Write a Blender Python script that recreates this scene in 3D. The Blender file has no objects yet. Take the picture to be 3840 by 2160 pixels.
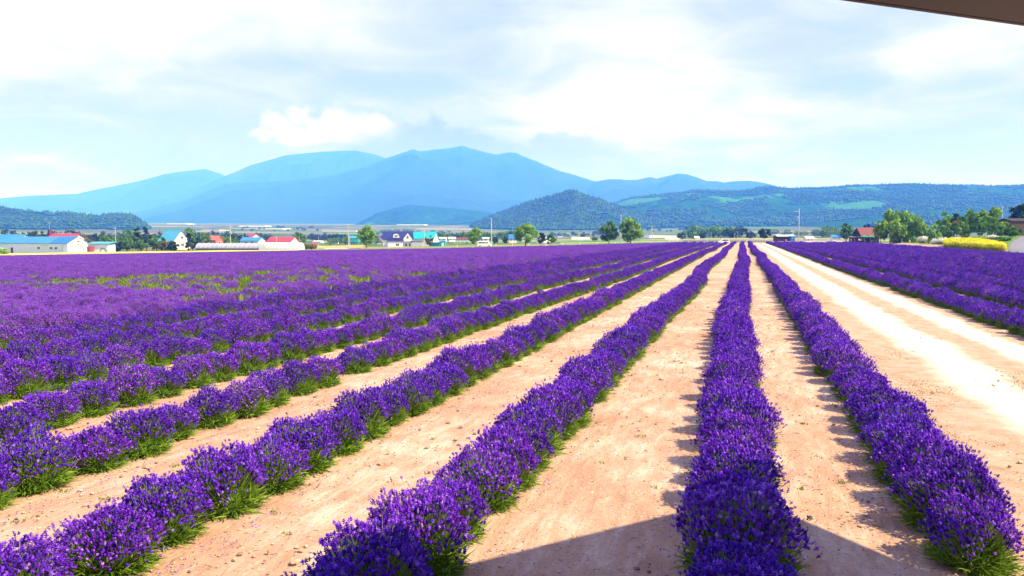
import bpy, bmesh, math, random
import numpy as np
from mathutils import Vector, Matrix, Euler

R = math.radians
rng = np.random.default_rng(7)
random.seed(7)
scene = bpy.context.scene
COL = scene.collection

# ------------------------------------------------------------------ camera
CAM_H = 3.1
FPX = 788.0            # focal length in pixels of a 1024 px wide frame
YAW = R(16.3)          # camera looks this far to the side of the planting rows (+Y)
HOR = 234.5            # horizon line, px of 576
PITCH = math.atan((288.0 - HOR) / FPX)
cam_d = bpy.data.cameras.new('camera')
cam_d.sensor_width = 36.0
cam_d.lens = FPX / 1024.0 * 36.0
cam_d.clip_start = 0.1
cam_d.clip_end = 80000
cam = bpy.data.objects.new('camera', cam_d)
COL.objects.link(cam)
cam.location = (0, 0, CAM_H)
cam.rotation_euler = (math.pi / 2 - PITCH, 0, YAW)
scene.camera = cam
AX = np.array([-math.sin(YAW), math.cos(YAW)])     # view axis on the ground
RX = np.array([math.cos(YAW), math.sin(YAW)])      # to the right of it

# ------------------------------------------------------------------ light, exposure
SUN_EL, SUN_AZ = R(50), R(-5)                       # azimuth counted from +X towards +Y
S = Vector((math.cos(SUN_EL) * math.cos(SUN_AZ), math.cos(SUN_EL) * math.sin(SUN_AZ), math.sin(SUN_EL)))
sun_d = bpy.data.lights.new('sun', 'SUN')
sun_d.energy = 5.0
sun_d.angle = R(0.53)
sun_d.color = (1.0, 0.94, 0.88)
sun = bpy.data.objects.new('sun', sun_d)
COL.objects.link(sun)
sun.rotation_euler = (-S).to_track_quat('-Z', 'Y').to_euler()

scene.view_settings.view_transform = 'Standard'
scene.view_settings.look = 'None'
scene.view_settings.gamma = 1.0
scene.view_settings.exposure = 0.98
scene.cycles.use_denoising = True
scene.cycles.max_bounces = 6
scene.cycles.diffuse_bounces = 3
scene.cycles.transparent_max_bounces = 8
scene.cycles.volume_bounces = 4
scene.cycles.caustics_reflective = False
scene.cycles.caustics_refractive = False

world = bpy.data.worlds.new('World')
scene.world = world
world.use_nodes = True
world.cycles.sampling_method = 'MANUAL'
world.cycles.sample_map_resolution = 512
wn, wl = world.node_tree.nodes, world.node_tree.links
wn.clear()


def N(nodes, typ, **kw):
    n = nodes.new(typ)
    for k, v in kw.items():
        if k.startswith('i_'):
            key = k[2:]
            key = int(key) if key.isdigit() else key.replace('_', ' ')
            n.inputs[key].default_value = v
        else:
            setattr(n, k, v)
    return n


def math_node(nodes, links, op, a, b=None, clamp=False):
    m = nodes.new('ShaderNodeMath')
    m.operation = op
    m.use_clamp = clamp
    for i, v in enumerate((a, b)):
        if v is None:
            continue
        if isinstance(v, (int, float)):
            m.inputs[i].default_value = v
        else:
            links.new(v, m.inputs[i])
    return m.outputs[0]


def build_world():
    M = lambda op, a, b=None, clamp=False: math_node(wn, wl, op, a, b, clamp)
    out = wn.new('ShaderNodeOutputWorld')
    sky = N(wn, 'ShaderNodeTexSky', sky_type='NISHITA', sun_disc=False, sun_elevation=SUN_EL,
            sun_rotation=math.pi / 2 - SUN_AZ, altitude=200, air_density=1.3, dust_density=1.5, ozone_density=1.5)
    bg1 = N(wn, 'ShaderNodeBackground', i_Strength=0.12)
    wl.new(sky.outputs[0], bg1.inputs[0])
    # direction -> azimuth right of the rows' axis and elevation, in degrees
    tc = wn.new('ShaderNodeTexCoord')
    sep = wn.new('ShaderNodeSeparateXYZ')
    wl.new(tc.outputs['Generated'], sep.inputs[0])
    x, y, z = sep.outputs
    az = M('MULTIPLY', M('ARCTAN2', x, y), 180 / math.pi)
    hyp = M('SQRT', M('ADD', M('MULTIPLY', x, x), M('MULTIPLY', y, y)))
    el = M('MULTIPLY', M('ARCTAN2', z, hyp), 180 / math.pi)
    # cloud sheet at one height: flattened towards the horizon
    zz = M('ADD', M('MAXIMUM', z, 0.0), 0.12)
    px = M('DIVIDE', x, zz)
    py = M('DIVIDE', y, zz)
    cmb = wn.new('ShaderNodeCombineXYZ')
    wl.new(px, cmb.inputs[0]); wl.new(py, cmb.inputs[1])
    n1 = N(wn, 'ShaderNodeTexNoise', i_Scale=0.55, i_Detail=6.0, i_Roughness=0.52, i_Distortion=0.5)
    wl.new(cmb.outputs[0], n1.inputs['Vector'])
    n2 = N(wn, 'ShaderNodeTexNoise', i_Scale=2.3, i_Detail=5.0, i_Roughness=0.55, i_Distortion=0.8)
    wl.new(cmb.outputs[0], n2.inputs['Vector'])
    # soft banks and gaps of the sheet: (azimuth, elevation, half widths, weight, tilt)
    dirs = wn.new('ShaderNodeCombineXYZ')
    wl.new(M('MULTIPLY', az, 0.09), dirs.inputs[0]); wl.new(M('MULTIPLY', el, 0.2), dirs.inputs[1])
    n3 = N(wn, 'ShaderNodeTexNoise', i_Scale=1.3, i_Detail=4.0, i_Roughness=0.5, i_Distortion=0.3)
    wl.new(dirs.outputs[0], n3.inputs['Vector'])
    warp = M('SUBTRACT', n3.outputs[0], 0.5)
    azw = M('ADD', az, M('MULTIPLY', warp, 9.0))
    elw = M('ADD', el, M('MULTIPLY', warp, 4.0))

    def blob(u, v, wu, wv, tilt=0.0, A=azw, E=elw):
        a0 = math.degrees(math.atan((u - 1288) / 1982.0)) - math.degrees(YAW)
        e0 = math.degrees(math.atan((590 - v) / 1982.0 * math.cos(math.atan((u - 1288) / 1982.0))))
        k = 1982 * math.pi / 180
        du = M('MULTIPLY', M('SUBTRACT', A, a0), k / wu)
        dv = M('MULTIPLY', M('SUBTRACT', E, e0), k / wv)
        if tilt:
            dv = M('ADD', dv, M('MULTIPLY', du, tilt * wu / wv))
        q = M('ADD', M('MULTIPLY', du, du), M('MULTIPLY', dv, dv))
        return M('EXPONENT', M('MULTIPLY', q, -1.0))
    total = None
    for b, w in ((blob(300, 60, 620, 190), 0.40), (blob(1620, 170, 230, 190), 0.26), (blob(1500, 290, 420, 70), 0.20),
                 (blob(2370, 130, 330, 85, -0.42), 0.45), (blob(2120, 235, 150, 40), -0.55), (blob(2050, 120, 260, 60), -0.18),
                 (blob(820, 200, 300, 60), -0.22), (blob(300, 380, 420, 70), -0.38), (blob(1180, 160, 160, 120), -0.12),
                 (blob(2300, 400, 500, 70), -0.26), (blob(560, 300, 400, 60), -0.16), (blob(140, 425, 220, 18), 0.30)):
        t = M('MULTIPLY', b, w)
        total = t if total is None else M('ADD', total, t)
    mix = M('ADD', M('MULTIPLY', n1.outputs[0], 0.9), M('MULTIPLY', n2.outputs[0], 0.85))
    cover = M('ADD', M('ADD', mix, -0.42), total)
    cr = wn.new('ShaderNodeMapRange')
    cr.interpolation_type = 'SMOOTHSTEP'
    cr.inputs['From Min'].default_value = 0.20
    cr.inputs['From Max'].default_value = 0.88
    wl.new(cover, cr.inputs[0])
    ramp = wn.new('ShaderNodeValToRGB')
    e = ramp.color_ramp.elements
    e[0].position, e[0].color = 0.0, (0.49, 0.43, 0.72, 1)
    e[1].position, e[1].color = 1.0, (1.22, 1.08, 1.14, 1)
    for p, c in ((0.35, (0.71, 0.60, 0.88)), (0.65, (0.94, 0.79, 1.00))):
        k = ramp.color_ramp.elements.new(p); k.color = (*c, 1)
    wl.new(cr.outputs[0], ramp.inputs[0])
    # cumulus towers over the range: puffy edges from a worley-like noise
    pf = wn.new('ShaderNodeCombineXYZ')
    wl.new(az, pf.inputs[0]); wl.new(M('MULTIPLY', el, 1.25), pf.inputs[1])
    puff = N(wn, 'ShaderNodeTexVoronoi', feature='SMOOTH_F1', i_Scale=0.55, i_Smoothness=0.6)
    puff.inputs['Detail'].default_value = 2.5
    wl.new(pf.outputs[0], puff.inputs['Vector'])
    fine = N(wn, 'ShaderNodeTexNoise', i_Scale=0.8, i_Detail=5.0, i_Roughness=0.6)
    wl.new(pf.outputs[0], fine.inputs['Vector'])
    pz = M('ADD', M('MULTIPLY', puff.outputs['Distance'], -0.75), M('MULTIPLY', M('SUBTRACT', fine.outputs[0], 0.5), 0.9))

    def cumulus(blobs, lo, hi):
        tot = None
        for b in blobs:
            q = blob(*b, A=az, E=el)
            tot = q if tot is None else M('MAXIMUM', tot, q)
        v = M('ADD', tot, M('MULTIPLY', pz, 0.85))
        m = wn.new('ShaderNodeMapRange'); m.interpolation_type = 'SMOOTHSTEP'
        m.inputs['From Min'].default_value = lo; m.inputs['From Max'].default_value = hi
        wl.new(v, m.inputs[0])
        return m.outputs[0]
    white = cumulus([(865, 308, 125, 66), (760, 326, 125, 60), (690, 348, 70, 40), (950, 322, 90, 46), (820, 342, 190, 40)], -0.02, 0.45)
    # a bank of grey lilac cloud lying over the range; its top line follows the azimuth
    def top(u, y, w):
        a0 = math.degrees(math.atan((u - 1288) / 1982.0)) - math.degrees(YAW)
        d = M('MULTIPLY', M('SUBTRACT', az, a0), 1982 * math.pi / 180 / w)
        return M('MULTIPLY', M('EXPONENT', M('MULTIPLY', M('MULTIPLY', d, d), -1.0)), (590 - y) / 1982.0 * 57.3 - 2.6)
    line = M('ADD', M('MAXIMUM', M('MAXIMUM', top(1080, 322, 330), top(1420, 340, 260)), M('MAXIMUM', top(560, 400, 330), top(1750, 395, 220))), 2.6)
    lump = M('ADD', M('MULTIPLY', M('SUBTRACT', 1.05, puff.outputs['Distance']), 2.0), M('MULTIPLY', M('SUBTRACT', fine.outputs[0], 0.5), 3.0))
    gm = wn.new('ShaderNodeMapRange'); gm.interpolation_type = 'SMOOTHSTEP'
    gm.inputs['From Min'].default_value = -0.5; gm.inputs['From Max'].default_value = 0.9
    wl.new(M('ADD', M('SUBTRACT', line, el), lump), gm.inputs[0])
    # thins out again in patches and away from the range
    gp_ = wn.new('ShaderNodeMapRange'); gp_.inputs['From Min'].default_value = 0.36; gp_.inputs['From Max'].default_value = 0.60
    wl.new(n3.outputs[0], gp_.inputs[0])
    side = M('MULTIPLY', M('SUBTRACT', az, -20.0), 1 / 24.0)
    reach = M('EXPONENT', M('MULTIPLY', M('MULTIPLY', side, side), -1.0))
    grey = M('MULTIPLY', M('MULTIPLY', gm.outputs[0], M('ADD', M('MULTIPLY', gp_.outputs[0], 0.45), 0.55)), reach)
    # whitening towards the horizon
    hz = M('EXPONENT', M('MULTIPLY', M('MAXIMUM', el, 0.0), -1 / 7.0))
    warm = wn.new('ShaderNodeMixRGB'); warm.blend_type = 'ADD'; warm.inputs[2].default_value = (0.24, 0.0, 0.0, 1)
    wl.new(hz, warm.inputs[0]); wl.new(ramp.outputs[0], warm.inputs[1])
    hi = wn.new('ShaderNodeMixRGB'); hi.blend_type = 'ADD'; hi.inputs[2].default_value = (0.0, 0.11, 0.02, 1)
    wl.new(M('MULTIPLY', M('MAXIMUM', el, 0.0), 1 / 15.0, True), hi.inputs[0]); wl.new(warm.outputs[0], hi.inputs[1])
    warm = hi
    m2 = wn.new('ShaderNodeMixRGB'); m2.inputs[2].default_value = (1.38, 1.08, 1.2, 1)
    wl.new(M('MULTIPLY', white, 0.95), m2.inputs[0]); wl.new(warm.outputs[0], m2.inputs[1])
    m1 = wn.new('ShaderNodeMixRGB'); m1.inputs[2].default_value = (0.36, 0.20, 0.5, 1)
    wl.new(M('MULTIPLY', grey, 0.85), m1.inputs[0]); wl.new(m2.outputs[0], m1.inputs[1])
    m2 = m1
    bg2 = N(wn, 'ShaderNodeBackground', i_Strength=0.46)
    wl.new(m2.outputs[0], bg2.inputs[0])
    ms = wn.new('ShaderNodeMixShader')
    ms.inputs[0].default_value = 0.85
    wl.new(bg1.outputs[0], ms.inputs[1]); wl.new(bg2.outputs[0], ms.inputs[2])
    wl.new(ms.outputs[0], out.inputs[0])


build_world()

# ------------------------------------------------------------------ places


def gp(sx, zc):
    """ground x, y of photo column sx (3840 wide) at depth zc along the view axis"""
    t = (sx / 3.75 - 512.0) / FPX
    p = AX * zc + RX * (t * zc)
    return float(p[0]), float(p[1])


def smooth(e0, e1, x):
    t = np.clip((x - e0) / (e1 - e0), 0, 1)
    return t * t * (3 - 2 * t)


def ground_z(x, y):
    x = np.asarray(x, float); y = np.asarray(y, float)
    z = -0.018 * np.maximum(0, -x - 20)
    z = np.maximum(z, -4.5 + 0.0 * x)
    z = z + (0.8 * smooth(37, 43, x) + 2.0 * smooth(44, 62, x)) * smooth(148, 172, y) * (1 - smooth(240, 300, y))   # the garden lawn stands a little higher
    r = np.hypot(x, y)
    z = z + 58.0 * smooth(700, 4500, r) + 60 * smooth(3800, 9000, r)
    return z


def gz(x, y):
    return float(ground_z(x, y))


def hash2(ix, iy, seed):
    h = (ix.astype(np.int64) * 374761393 + iy.astype(np.int64) * 668265263 + seed * 1442695041) & 0x7fffffff
    h = ((h ^ (h >> 13)) * 1274126177) & 0x7fffffff
    return ((h ^ (h >> 16)) & 0xffffff) / float(0xffffff)


def vnoise(x, y, seed=0):
    x = np.asarray(x, float); y = np.asarray(y, float)
    ix, iy = np.floor(x), np.floor(y)
    fx, fy = x - ix, y - iy
    fx = fx * fx * (3 - 2 * fx); fy = fy * fy * (3 - 2 * fy)
    a = hash2(ix, iy, seed); b = hash2(ix + 1, iy, seed); c = hash2(ix, iy + 1, seed); d = hash2(ix + 1, iy + 1, seed)
    return (a * (1 - fx) + b * fx) * (1 - fy) + (c * (1 - fx) + d * fx) * fy


def fbm(x, y, seed=0, octs=5, gain=0.5):
    v, a, t = 0, 1.0, 0
    x = np.asarray(x, float); y = np.asarray(y, float)
    for o in range(octs):
        v = v + a * vnoise(x * 2 ** o, y * 2 ** o, seed + o * 17); t += a; a *= gain
    return v / t


# ------------------------------------------------------------------ materials
def new_mat(name):
    m = bpy.data.materials.new(name)
    m.use_nodes = True
    nt = m.node_tree
    b = nt.nodes['Principled BSDF']
    return m, nt.nodes, nt.links, b


def ramp_node(nodes, stops):
    r = nodes.new('ShaderNodeValToRGB')
    e = r.color_ramp.elements
    e[0].position, e[0].color = stops[0][0], (*stops[0][1], 1)
    e[1].position, e[1].color = stops[-1][0], (*stops[-1][1], 1)
    for p, c in stops[1:-1]:
        k = e.new(p); k.color = (*c, 1)
    return r


def paint(name, col, rough=0.6, var=0.15, scale=3.0, metal=0.0, bump=0.0):
    """plain coat of a colour with worn, slightly uneven tone"""
    m, n, l, b = new_mat(name)
    tc = n.new('ShaderNodeTexCoord')
    no = N(n, 'ShaderNodeTexNoise', i_Scale=scale, i_Detail=5.0, i_Roughness=0.6)
    l.new(tc.outputs['Object'], no.inputs['Vector'])
    lo = tuple(c * (1 - var) for c in col); hi = tuple(min(1, c * (1 + var)) for c in col)
    r = ramp_node(n, [(0.3, lo), (0.7, hi)])
    l.new(no.outputs[0], r.inputs[0]); l.new(r.outputs[0], b.inputs['Base Color'])
    b.inputs['Roughness'].default_value = rough
    b.inputs['Metallic'].default_value = metal
    if bump:
        bp = N(n, 'ShaderNodeBump', i_Strength=bump)
        l.new(no.outputs[0], bp.inputs['Height']); l.new(bp.outputs[0], b.inputs['Normal'])
    return m


def tinted(name, stops, rough=0.7, trans=0.0, spec=0.3, plant=None):
    """colour picked per leaf or flower from the attribute 'tint'"""
    m, n, l, b = new_mat(name)
    at = N(n, 'ShaderNodeAttribute', attribute_name='tint')
    r = ramp_node(n, stops)
    l.new(at.outputs['Fac'], r.inputs[0])
    if plant:       # each plant has a tone of its own
        oi = n.new('ShaderNodeObjectInfo')
        pr = ramp_node(n, plant); l.new(oi.outputs['Random'], pr.inputs[0])
        mu = n.new('ShaderNodeMixRGB'); mu.blend_type = 'MULTIPLY'; mu.inputs[0].default_value = 1
        l.new(r.outputs[0], mu.inputs[1]); l.new(pr.outputs[0], mu.inputs[2]); r = mu
    l.new(r.outputs[0], b.inputs['Base Color'])
    b.inputs['Roughness'].default_value = rough
    b.inputs['Specular IOR Level'].default_value = spec
    if trans:
        tr = n.new('ShaderNodeBsdfTranslucent')
        l.new(r.outputs[0], tr.inputs[0])
        ms = n.new('ShaderNodeMixShader'); ms.inputs[0].default_value = trans
        out = n['Material Output']
        l.new(b.outputs[0], ms.inputs[1]); l.new(tr.outputs[0], ms.inputs[2]); l.new(ms.outputs[0], out.inputs[0])
    return m


M_FLOWER = tinted('lavender_flower', [(0.0, (0.040, 0.008, 0.11)), (0.25, (0.095, 0.013, 0.44)), (0.6, (0.190, 0.032, 0.78)), (0.85, (0.30, 0.085, 0.90)), (1.0, (0.50, 0.24, 0.92))], 0.9, 0.25, 0.06, [(0.0, (0.72, 0.8, 0.80)), (0.3, (0.85, 0.95, 1.0)), (0.6, (1.0, 1.0, 1.0)), (0.85, (1.15, 1.1, 1.02)), (1.0, (1.45, 1.9, 1.05))])
M_PALE = tinted('pale_lavender_flower', [(0.0, (0.16, 0.035, 0.42)), (0.4, (0.27, 0.075, 0.70)), (1.0, (0.42, 0.17, 0.88))], 0.9, 0.25, 0.05, [(0.0, (0.85, 0.85, 0.9)), (1.0, (1.12, 1.15, 1.05))])
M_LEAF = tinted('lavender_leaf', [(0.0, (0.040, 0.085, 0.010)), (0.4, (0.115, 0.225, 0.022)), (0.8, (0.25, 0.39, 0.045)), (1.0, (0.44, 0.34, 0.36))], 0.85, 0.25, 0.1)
M_TREE = tinted('tree_leaf', [(0.0, (0.025, 0.070, 0.008)), (0.5, (0.085, 0.20, 0.012)), (1.0, (0.19, 0.36, 0.022))], 0.7, 0.25)
M_TREE_LIGHT = tinted('light_tree_leaf', [(0.0, (0.060, 0.14, 0.010)), (0.5, (0.19, 0.36, 0.018)), (1.0, (0.36, 0.54, 0.035))], 0.7, 0.25)
M_TREE_DARK = tinted('dark_tree_leaf', [(0.0, (0.008, 0.022, 0.012)), (0.5, (0.020, 0.055, 0.022)), (1.0, (0.050, 0.110, 0.035))], 0.7, 0.15)
M_TREE_OLIVE = tinted('olive_tree_leaf', [(0.0, (0.050, 0.055, 0.010)), (0.5, (0.160, 0.160, 0.018)), (1.0, (0.34, 0.25, 0.04))], 0.7, 0.25)
M_WEED = tinted('weed', [(0.0, (0.06, 0.10, 0.015)), (0.5, (0.13, 0.20, 0.022)), (1.0, (0.28, 0.32, 0.05))], 0.8, 0.2)
M_STRAW = tinted('straw', [(0.0, (0.16, 0.11, 0.045)), (0.5, (0.30, 0.25, 0.08)), (1.0, (0.42, 0.36, 0.18))], 0.8, 0.1)
M_YELLOW = tinted('yellow_flower', [(0.0, (0.14, 0.19, 0.012)), (0.35, (0.30, 0.32, 0.012)), (0.6, (0.62, 0.60, 0.010)), (1.0, (0.82, 0.78, 0.015))], 0.8, 0.2)
M_WHITEFL = tinted('white_blossom', [(0.0, (0.05, 0.11, 0.02)), (0.3, (0.25, 0.33, 0.16)), (0.5, (0.72, 0.72, 0.62)), (1.0, (0.85, 0.85, 0.8))], 0.8, 0.1)
M_BARK = paint('bark', (0.10, 0.075, 0.05), 0.9, 0.3, 8)
M_BIRCH = paint('pale_bark', (0.38, 0.34, 0.28), 0.9, 0.3, 8)
M_WHITE = paint('white_wall', (0.84, 0.83, 0.82), 0.7, 0.05, 0.8)
M_PWHITE = paint('pinkish_white_wall', (0.76, 0.68, 0.68), 0.7, 0.05, 0.8)
M_GREYW = paint('grey_sheet', (0.50, 0.52, 0.56), 0.6, 0.08, 1)
M_BLUE = paint('sky_blue_roof', (0.035, 0.21, 0.52), 0.45, 0.14, 0.6)
M_BLUE2 = paint('azure_roof', (0.012, 0.15, 0.56), 0.45, 0.14, 0.6)
M_CYAN = paint('cyan_roof', (0.06, 0.33, 0.52), 0.45, 0.1, 0.6)
M_TEAL = paint('turquoise_roof', (0.015, 0.36, 0.46), 0.45, 0.1, 0.6)
M_NAVY = paint('navy_roof', (0.022, 0.028, 0.16), 0.4, 0.15, 0.6)
M_RED = paint('red_roof', (0.42, 0.045, 0.07), 0.5, 0.14, 0.6)
M_SALMON = paint('salmon_wall', (0.55, 0.14, 0.12), 0.6, 0.12, 0.8)
M_MAROON = paint('maroon_brick', (0.15, 0.035, 0.06), 0.85, 0.2, 6)
M_HUTROOF = paint('russet_roof', (0.17, 0.042, 0.038), 0.8, 0.25, 3)
M_DARKWOOD = paint('dark_wood', (0.030, 0.018, 0.014), 0.8, 0.3, 4)
M_BROWNB = paint('brown_boarding', (0.10, 0.055, 0.045), 0.8, 0.25, 2)
M_FASCIA = paint('stained_fascia', (0.024, 0.012, 0.010), 0.62, 0.12, 2.5, bump=0.06)
M_CONC = paint('concrete', (0.50, 0.50, 0.52), 0.85, 0.12, 2)
M_METAL = paint('galvanised', (0.55, 0.57, 0.60), 0.4, 0.1, 4, metal=0.3)
M_BLACK = paint('black_rubber', (0.02, 0.02, 0.022), 0.8, 0.2, 5)
M_CAR = paint('white_car_paint', (0.80, 0.80, 0.80), 0.25, 0.02, 1)
M_GREENCLOTH = paint('green_canvas', (0.015, 0.22, 0.12), 0.8, 0.15, 2)
M_REDTANK = paint('dull_red_metal', (0.30, 0.06, 0.08), 0.5, 0.2, 2)
M_SKIN = paint('skin', (0.45, 0.26, 0.18), 0.6, 0.05, 5)
M_DENIM = paint('dark_cloth', (0.03, 0.04, 0.09), 0.9, 0.2, 8)
M_SHIRT = paint('white_cloth', (0.75, 0.73, 0.72), 0.9, 0.05, 8)
M_PINKCLOTH = paint('pale_pink_cloth', (0.62, 0.40, 0.44), 0.9, 0.1, 8)
M_HAIR = paint('black_hair', (0.015, 0.012, 0.01), 0.6, 0.1, 8)


def glass_mat():
    m, n, l, b = new_mat('window_glass')
    b.inputs['Base Color'].default_value = (0.03, 0.04, 0.06, 1)
    b.inputs['Roughness'].default_value = 0.08
    b.inputs['Specular IOR Level'].default_value = 0.8
    return m


def vinyl_mat(name, col, alpha):
    m, n, l, b = new_mat(name)
    no = N(n, 'ShaderNodeTexNoise', i_Scale=0.7, i_Detail=5.0)
    tc = n.new('ShaderNodeTexCoord'); l.new(tc.outputs['Object'], no.inputs['Vector'])
    r = ramp_node(n, [(0.3, tuple(c * 0.82 for c in col)), (0.75, col)])
    l.new(no.outputs[0], r.inputs[0]); l.new(r.outputs[0], b.inputs['Base Color'])
    b.inputs['Roughness'].default_value = 0.32
    b.inputs['Alpha'].default_value = alpha
    return m


M_GLASS = glass_mat()
M_VINYL = vinyl_mat('grey_vinyl', (0.38, 0.38, 0.50), 1.0)
M_VINYLC = vinyl_mat('clear_vinyl', (0.86, 0.88, 0.90), 0.93)


def soil_mat():
    m, n, l, b = new_mat('pale_soil')
    geo = n.new('ShaderNodeNewGeometry')
    P = geo.outputs['Position']
    big = N(n, 'ShaderNodeTexNoise', i_Scale=0.35, i_Detail=5.0, i_Roughness=0.62)
    l.new(P, big.inputs['Vector'])
    mp = n.new('ShaderNodeMapping'); mp.inputs['Scale'].default_value = (3.2, 0.9, 1)
    l.new(P, mp.inputs[0])
    mid = N(n, 'ShaderNodeTexNoise', i_Scale=1.4, i_Detail=7.0, i_Roughness=0.68, i_Distortion=0.3)
    l.new(mp.outputs[0], mid.inputs['Vector'])
    fin = N(n, 'ShaderNodeTexNoise', i_Scale=22.0, i_Detail=6.0, i_Roughness=0.8)
    l.new(P, fin.inputs['Vector'])
    r1 = ramp_node(n, [(0.36, (0.35, 0.19, 0.145)), (0.5, (0.46, 0.285, 0.23)), (0.62, (0.58, 0.43, 0.385))])
    s1 = n.new('ShaderNodeMixRGB'); s1.inputs[0].default_value = 0.5
    l.new(big.outputs[0], s1.inputs[1]); l.new(mid.outputs[0], s1.inputs[2]); l.new(s1.outputs[0], r1.inputs[0])
    r2 = ramp_node(n, [(0.30, (0.55, 0.48, 0.44)), (0.45, (0.95, 0.95, 0.95)), (0.70, (1.20, 1.20, 1.20))])
    l.new(fin.outputs[0], r2.inputs[0])
    mul = n.new('ShaderNodeMixRGB'); mul.blend_type = 'MULTIPLY'; mul.inputs[0].default_value = 0.9
    l.new(r1.outputs[0], mul.inputs[1]); l.new(r2.outputs[0], mul.inputs[2])
    # grit: small pale and dark grains
    vo = N(n, 'ShaderNodeTexVoronoi', i_Scale=17.0); l.new(P, vo.inputs['Vector'])
    g = ramp_node(n, [(0.0, (1, 1, 1)), (0.16, (1, 1, 1)), (0.24, (0, 0, 0))])
    l.new(vo.outputs['Distance'], g.inputs[0])
    gc = n.new('ShaderNodeSeparateColor'); l.new(vo.outputs['Color'], gc.inputs[0])
    gm = math_node(n, l, 'MULTIPLY', g.outputs[0], math_node(n, l, 'GREATER_THAN', gc.outputs[0], 0.62))
    gcol = ramp_node(n, [(0.0, (0.16, 0.10, 0.07)), (0.55, (0.30, 0.2, 0.15)), (0.6, (0.62, 0.52, 0.42))])
    l.new(gc.outputs[1], gcol.inputs[0])
    mg = n.new('ShaderNodeMixRGB'); l.new(gm, mg.inputs[0]); l.new(mul.outputs[0], mg.inputs[1]); l.new(gcol.outputs[0], mg.inputs[2])
    # zones: 'zone' 1 = weedy field floor, 2 = farmland patchwork, 3 = lawn
    at = N(n, 'ShaderNodeAttribute', attribute_name='zone')
    sp = n.new('ShaderNodeSeparateColor'); l.new(at.outputs['Color'], sp.inputs[0])
    weed = ramp_node(n, [(0.35, (0.075, 0.075, 0.03)), (0.5, (0.13, 0.15, 0.035)), (0.7, (0.21, 0.25, 0.05))])
    l.new(mid.outputs[0], weed.inputs[0])
    m1 = n.new('ShaderNodeMixRGB'); l.new(sp.outputs[0], m1.inputs[0]); l.new(mg.outputs[0], m1.inputs[1]); l.new(weed.outputs[0], m1.inputs[2])
    # farmland: long strips
    rot = n.new('ShaderNodeMapping'); rot.inputs['Rotation'].default_value = (0, 0, -YAW - 0.12); rot.inputs['Scale'].default_value = (0.0042, 0.011, 0)
    l.new(P, rot.inputs[0])
    fv = N(n, 'ShaderNodeTexVoronoi', distance='CHEBYCHEV', i_Scale=1.0, i_Randomness=0.85); l.new(rot.outputs[0], fv.inputs['Vector'])
    fs = n.new('ShaderNodeSeparateColor'); l.new(fv.outputs['Color'], fs.inputs[0])
    fr = ramp_node(n, [(0.0, (0.07, 0.14, 0.03)), (0.2, (0.12, 0.21, 0.045)), (0.36, (0.24, 0.16, 0.12)), (0.44, (0.10, 0.17, 0.045)), (0.58, (0.20, 0.27, 0.08)), (0.70, (0.36, 0.31, 0.15)), (0.78, (0.22, 0.13, 0.11)), (0.92, (0.09, 0.15, 0.05)), (1.0, (0.55, 0.52, 0.47))])
    fr.color_ramp.interpolation = 'CONSTANT'
    l.new(fs.outputs[0], fr.inputs[0])
    fb = N(n, 'ShaderNodeTexNoise', i_Scale=0.03, i_Detail=6.0); l.new(P, fb.inputs['Vector'])
    fbr = ramp_node(n, [(0.3, (0.50, 0.56, 0.55)), (0.7, (0.95, 0.92, 0.9))]); l.new(fb.outputs[0], fbr.inputs[0])
    fm = n.new('ShaderNodeMixRGB'); fm.blend_type = 'MULTIPLY'; fm.inputs[0].default_value = 1; l.new(fr.outputs[0], fm.inputs[1]); l.new(fbr.outputs[0], fm.inputs[2])
    m2 = n.new('ShaderNodeMixRGB'); l.new(sp.outputs[1], m2.inputs[0]); l.new(m1.outputs[0], m2.inputs[1]); l.new(fm.outputs[0], m2.inputs[2])
    lawn = ramp_node(n, [(0.3, (0.075, 0.15, 0.022)), (0.7, (0.14, 0.25, 0.035))]); l.new(mid.outputs[0], lawn.inputs[0])
    m3 = n.new('ShaderNodeMixRGB'); l.new(sp.outputs[2], m3.inputs[0]); l.new(m2.outputs[0], m3.inputs[1]); l.new(lawn.outputs[0], m3.inputs[2])
    l.new(m3.outputs[0], b.inputs['Base Color'])
    b.inputs['Roughness'].default_value = 0.95
    b.inputs['Specular IOR Level'].default_value = 0.15
    h = math_node(n, l, 'ADD', math_node(n, l, 'MULTIPLY', mid.outputs[0], 0.06), math_node(n, l, 'MULTIPLY', fin.outputs[0], 0.016))
    h = math_node(n, l, 'ADD', h, math_node(n, l, 'MULTIPLY', gm, 0.006))
    bp = N(n, 'ShaderNodeBump', i_Strength=0.8, i_Distance=1.0); l.new(h, bp.inputs['Height']); l.new(bp.outputs[0], b.inputs['Normal'])
    return m


M_SOIL = soil_mat()


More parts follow.
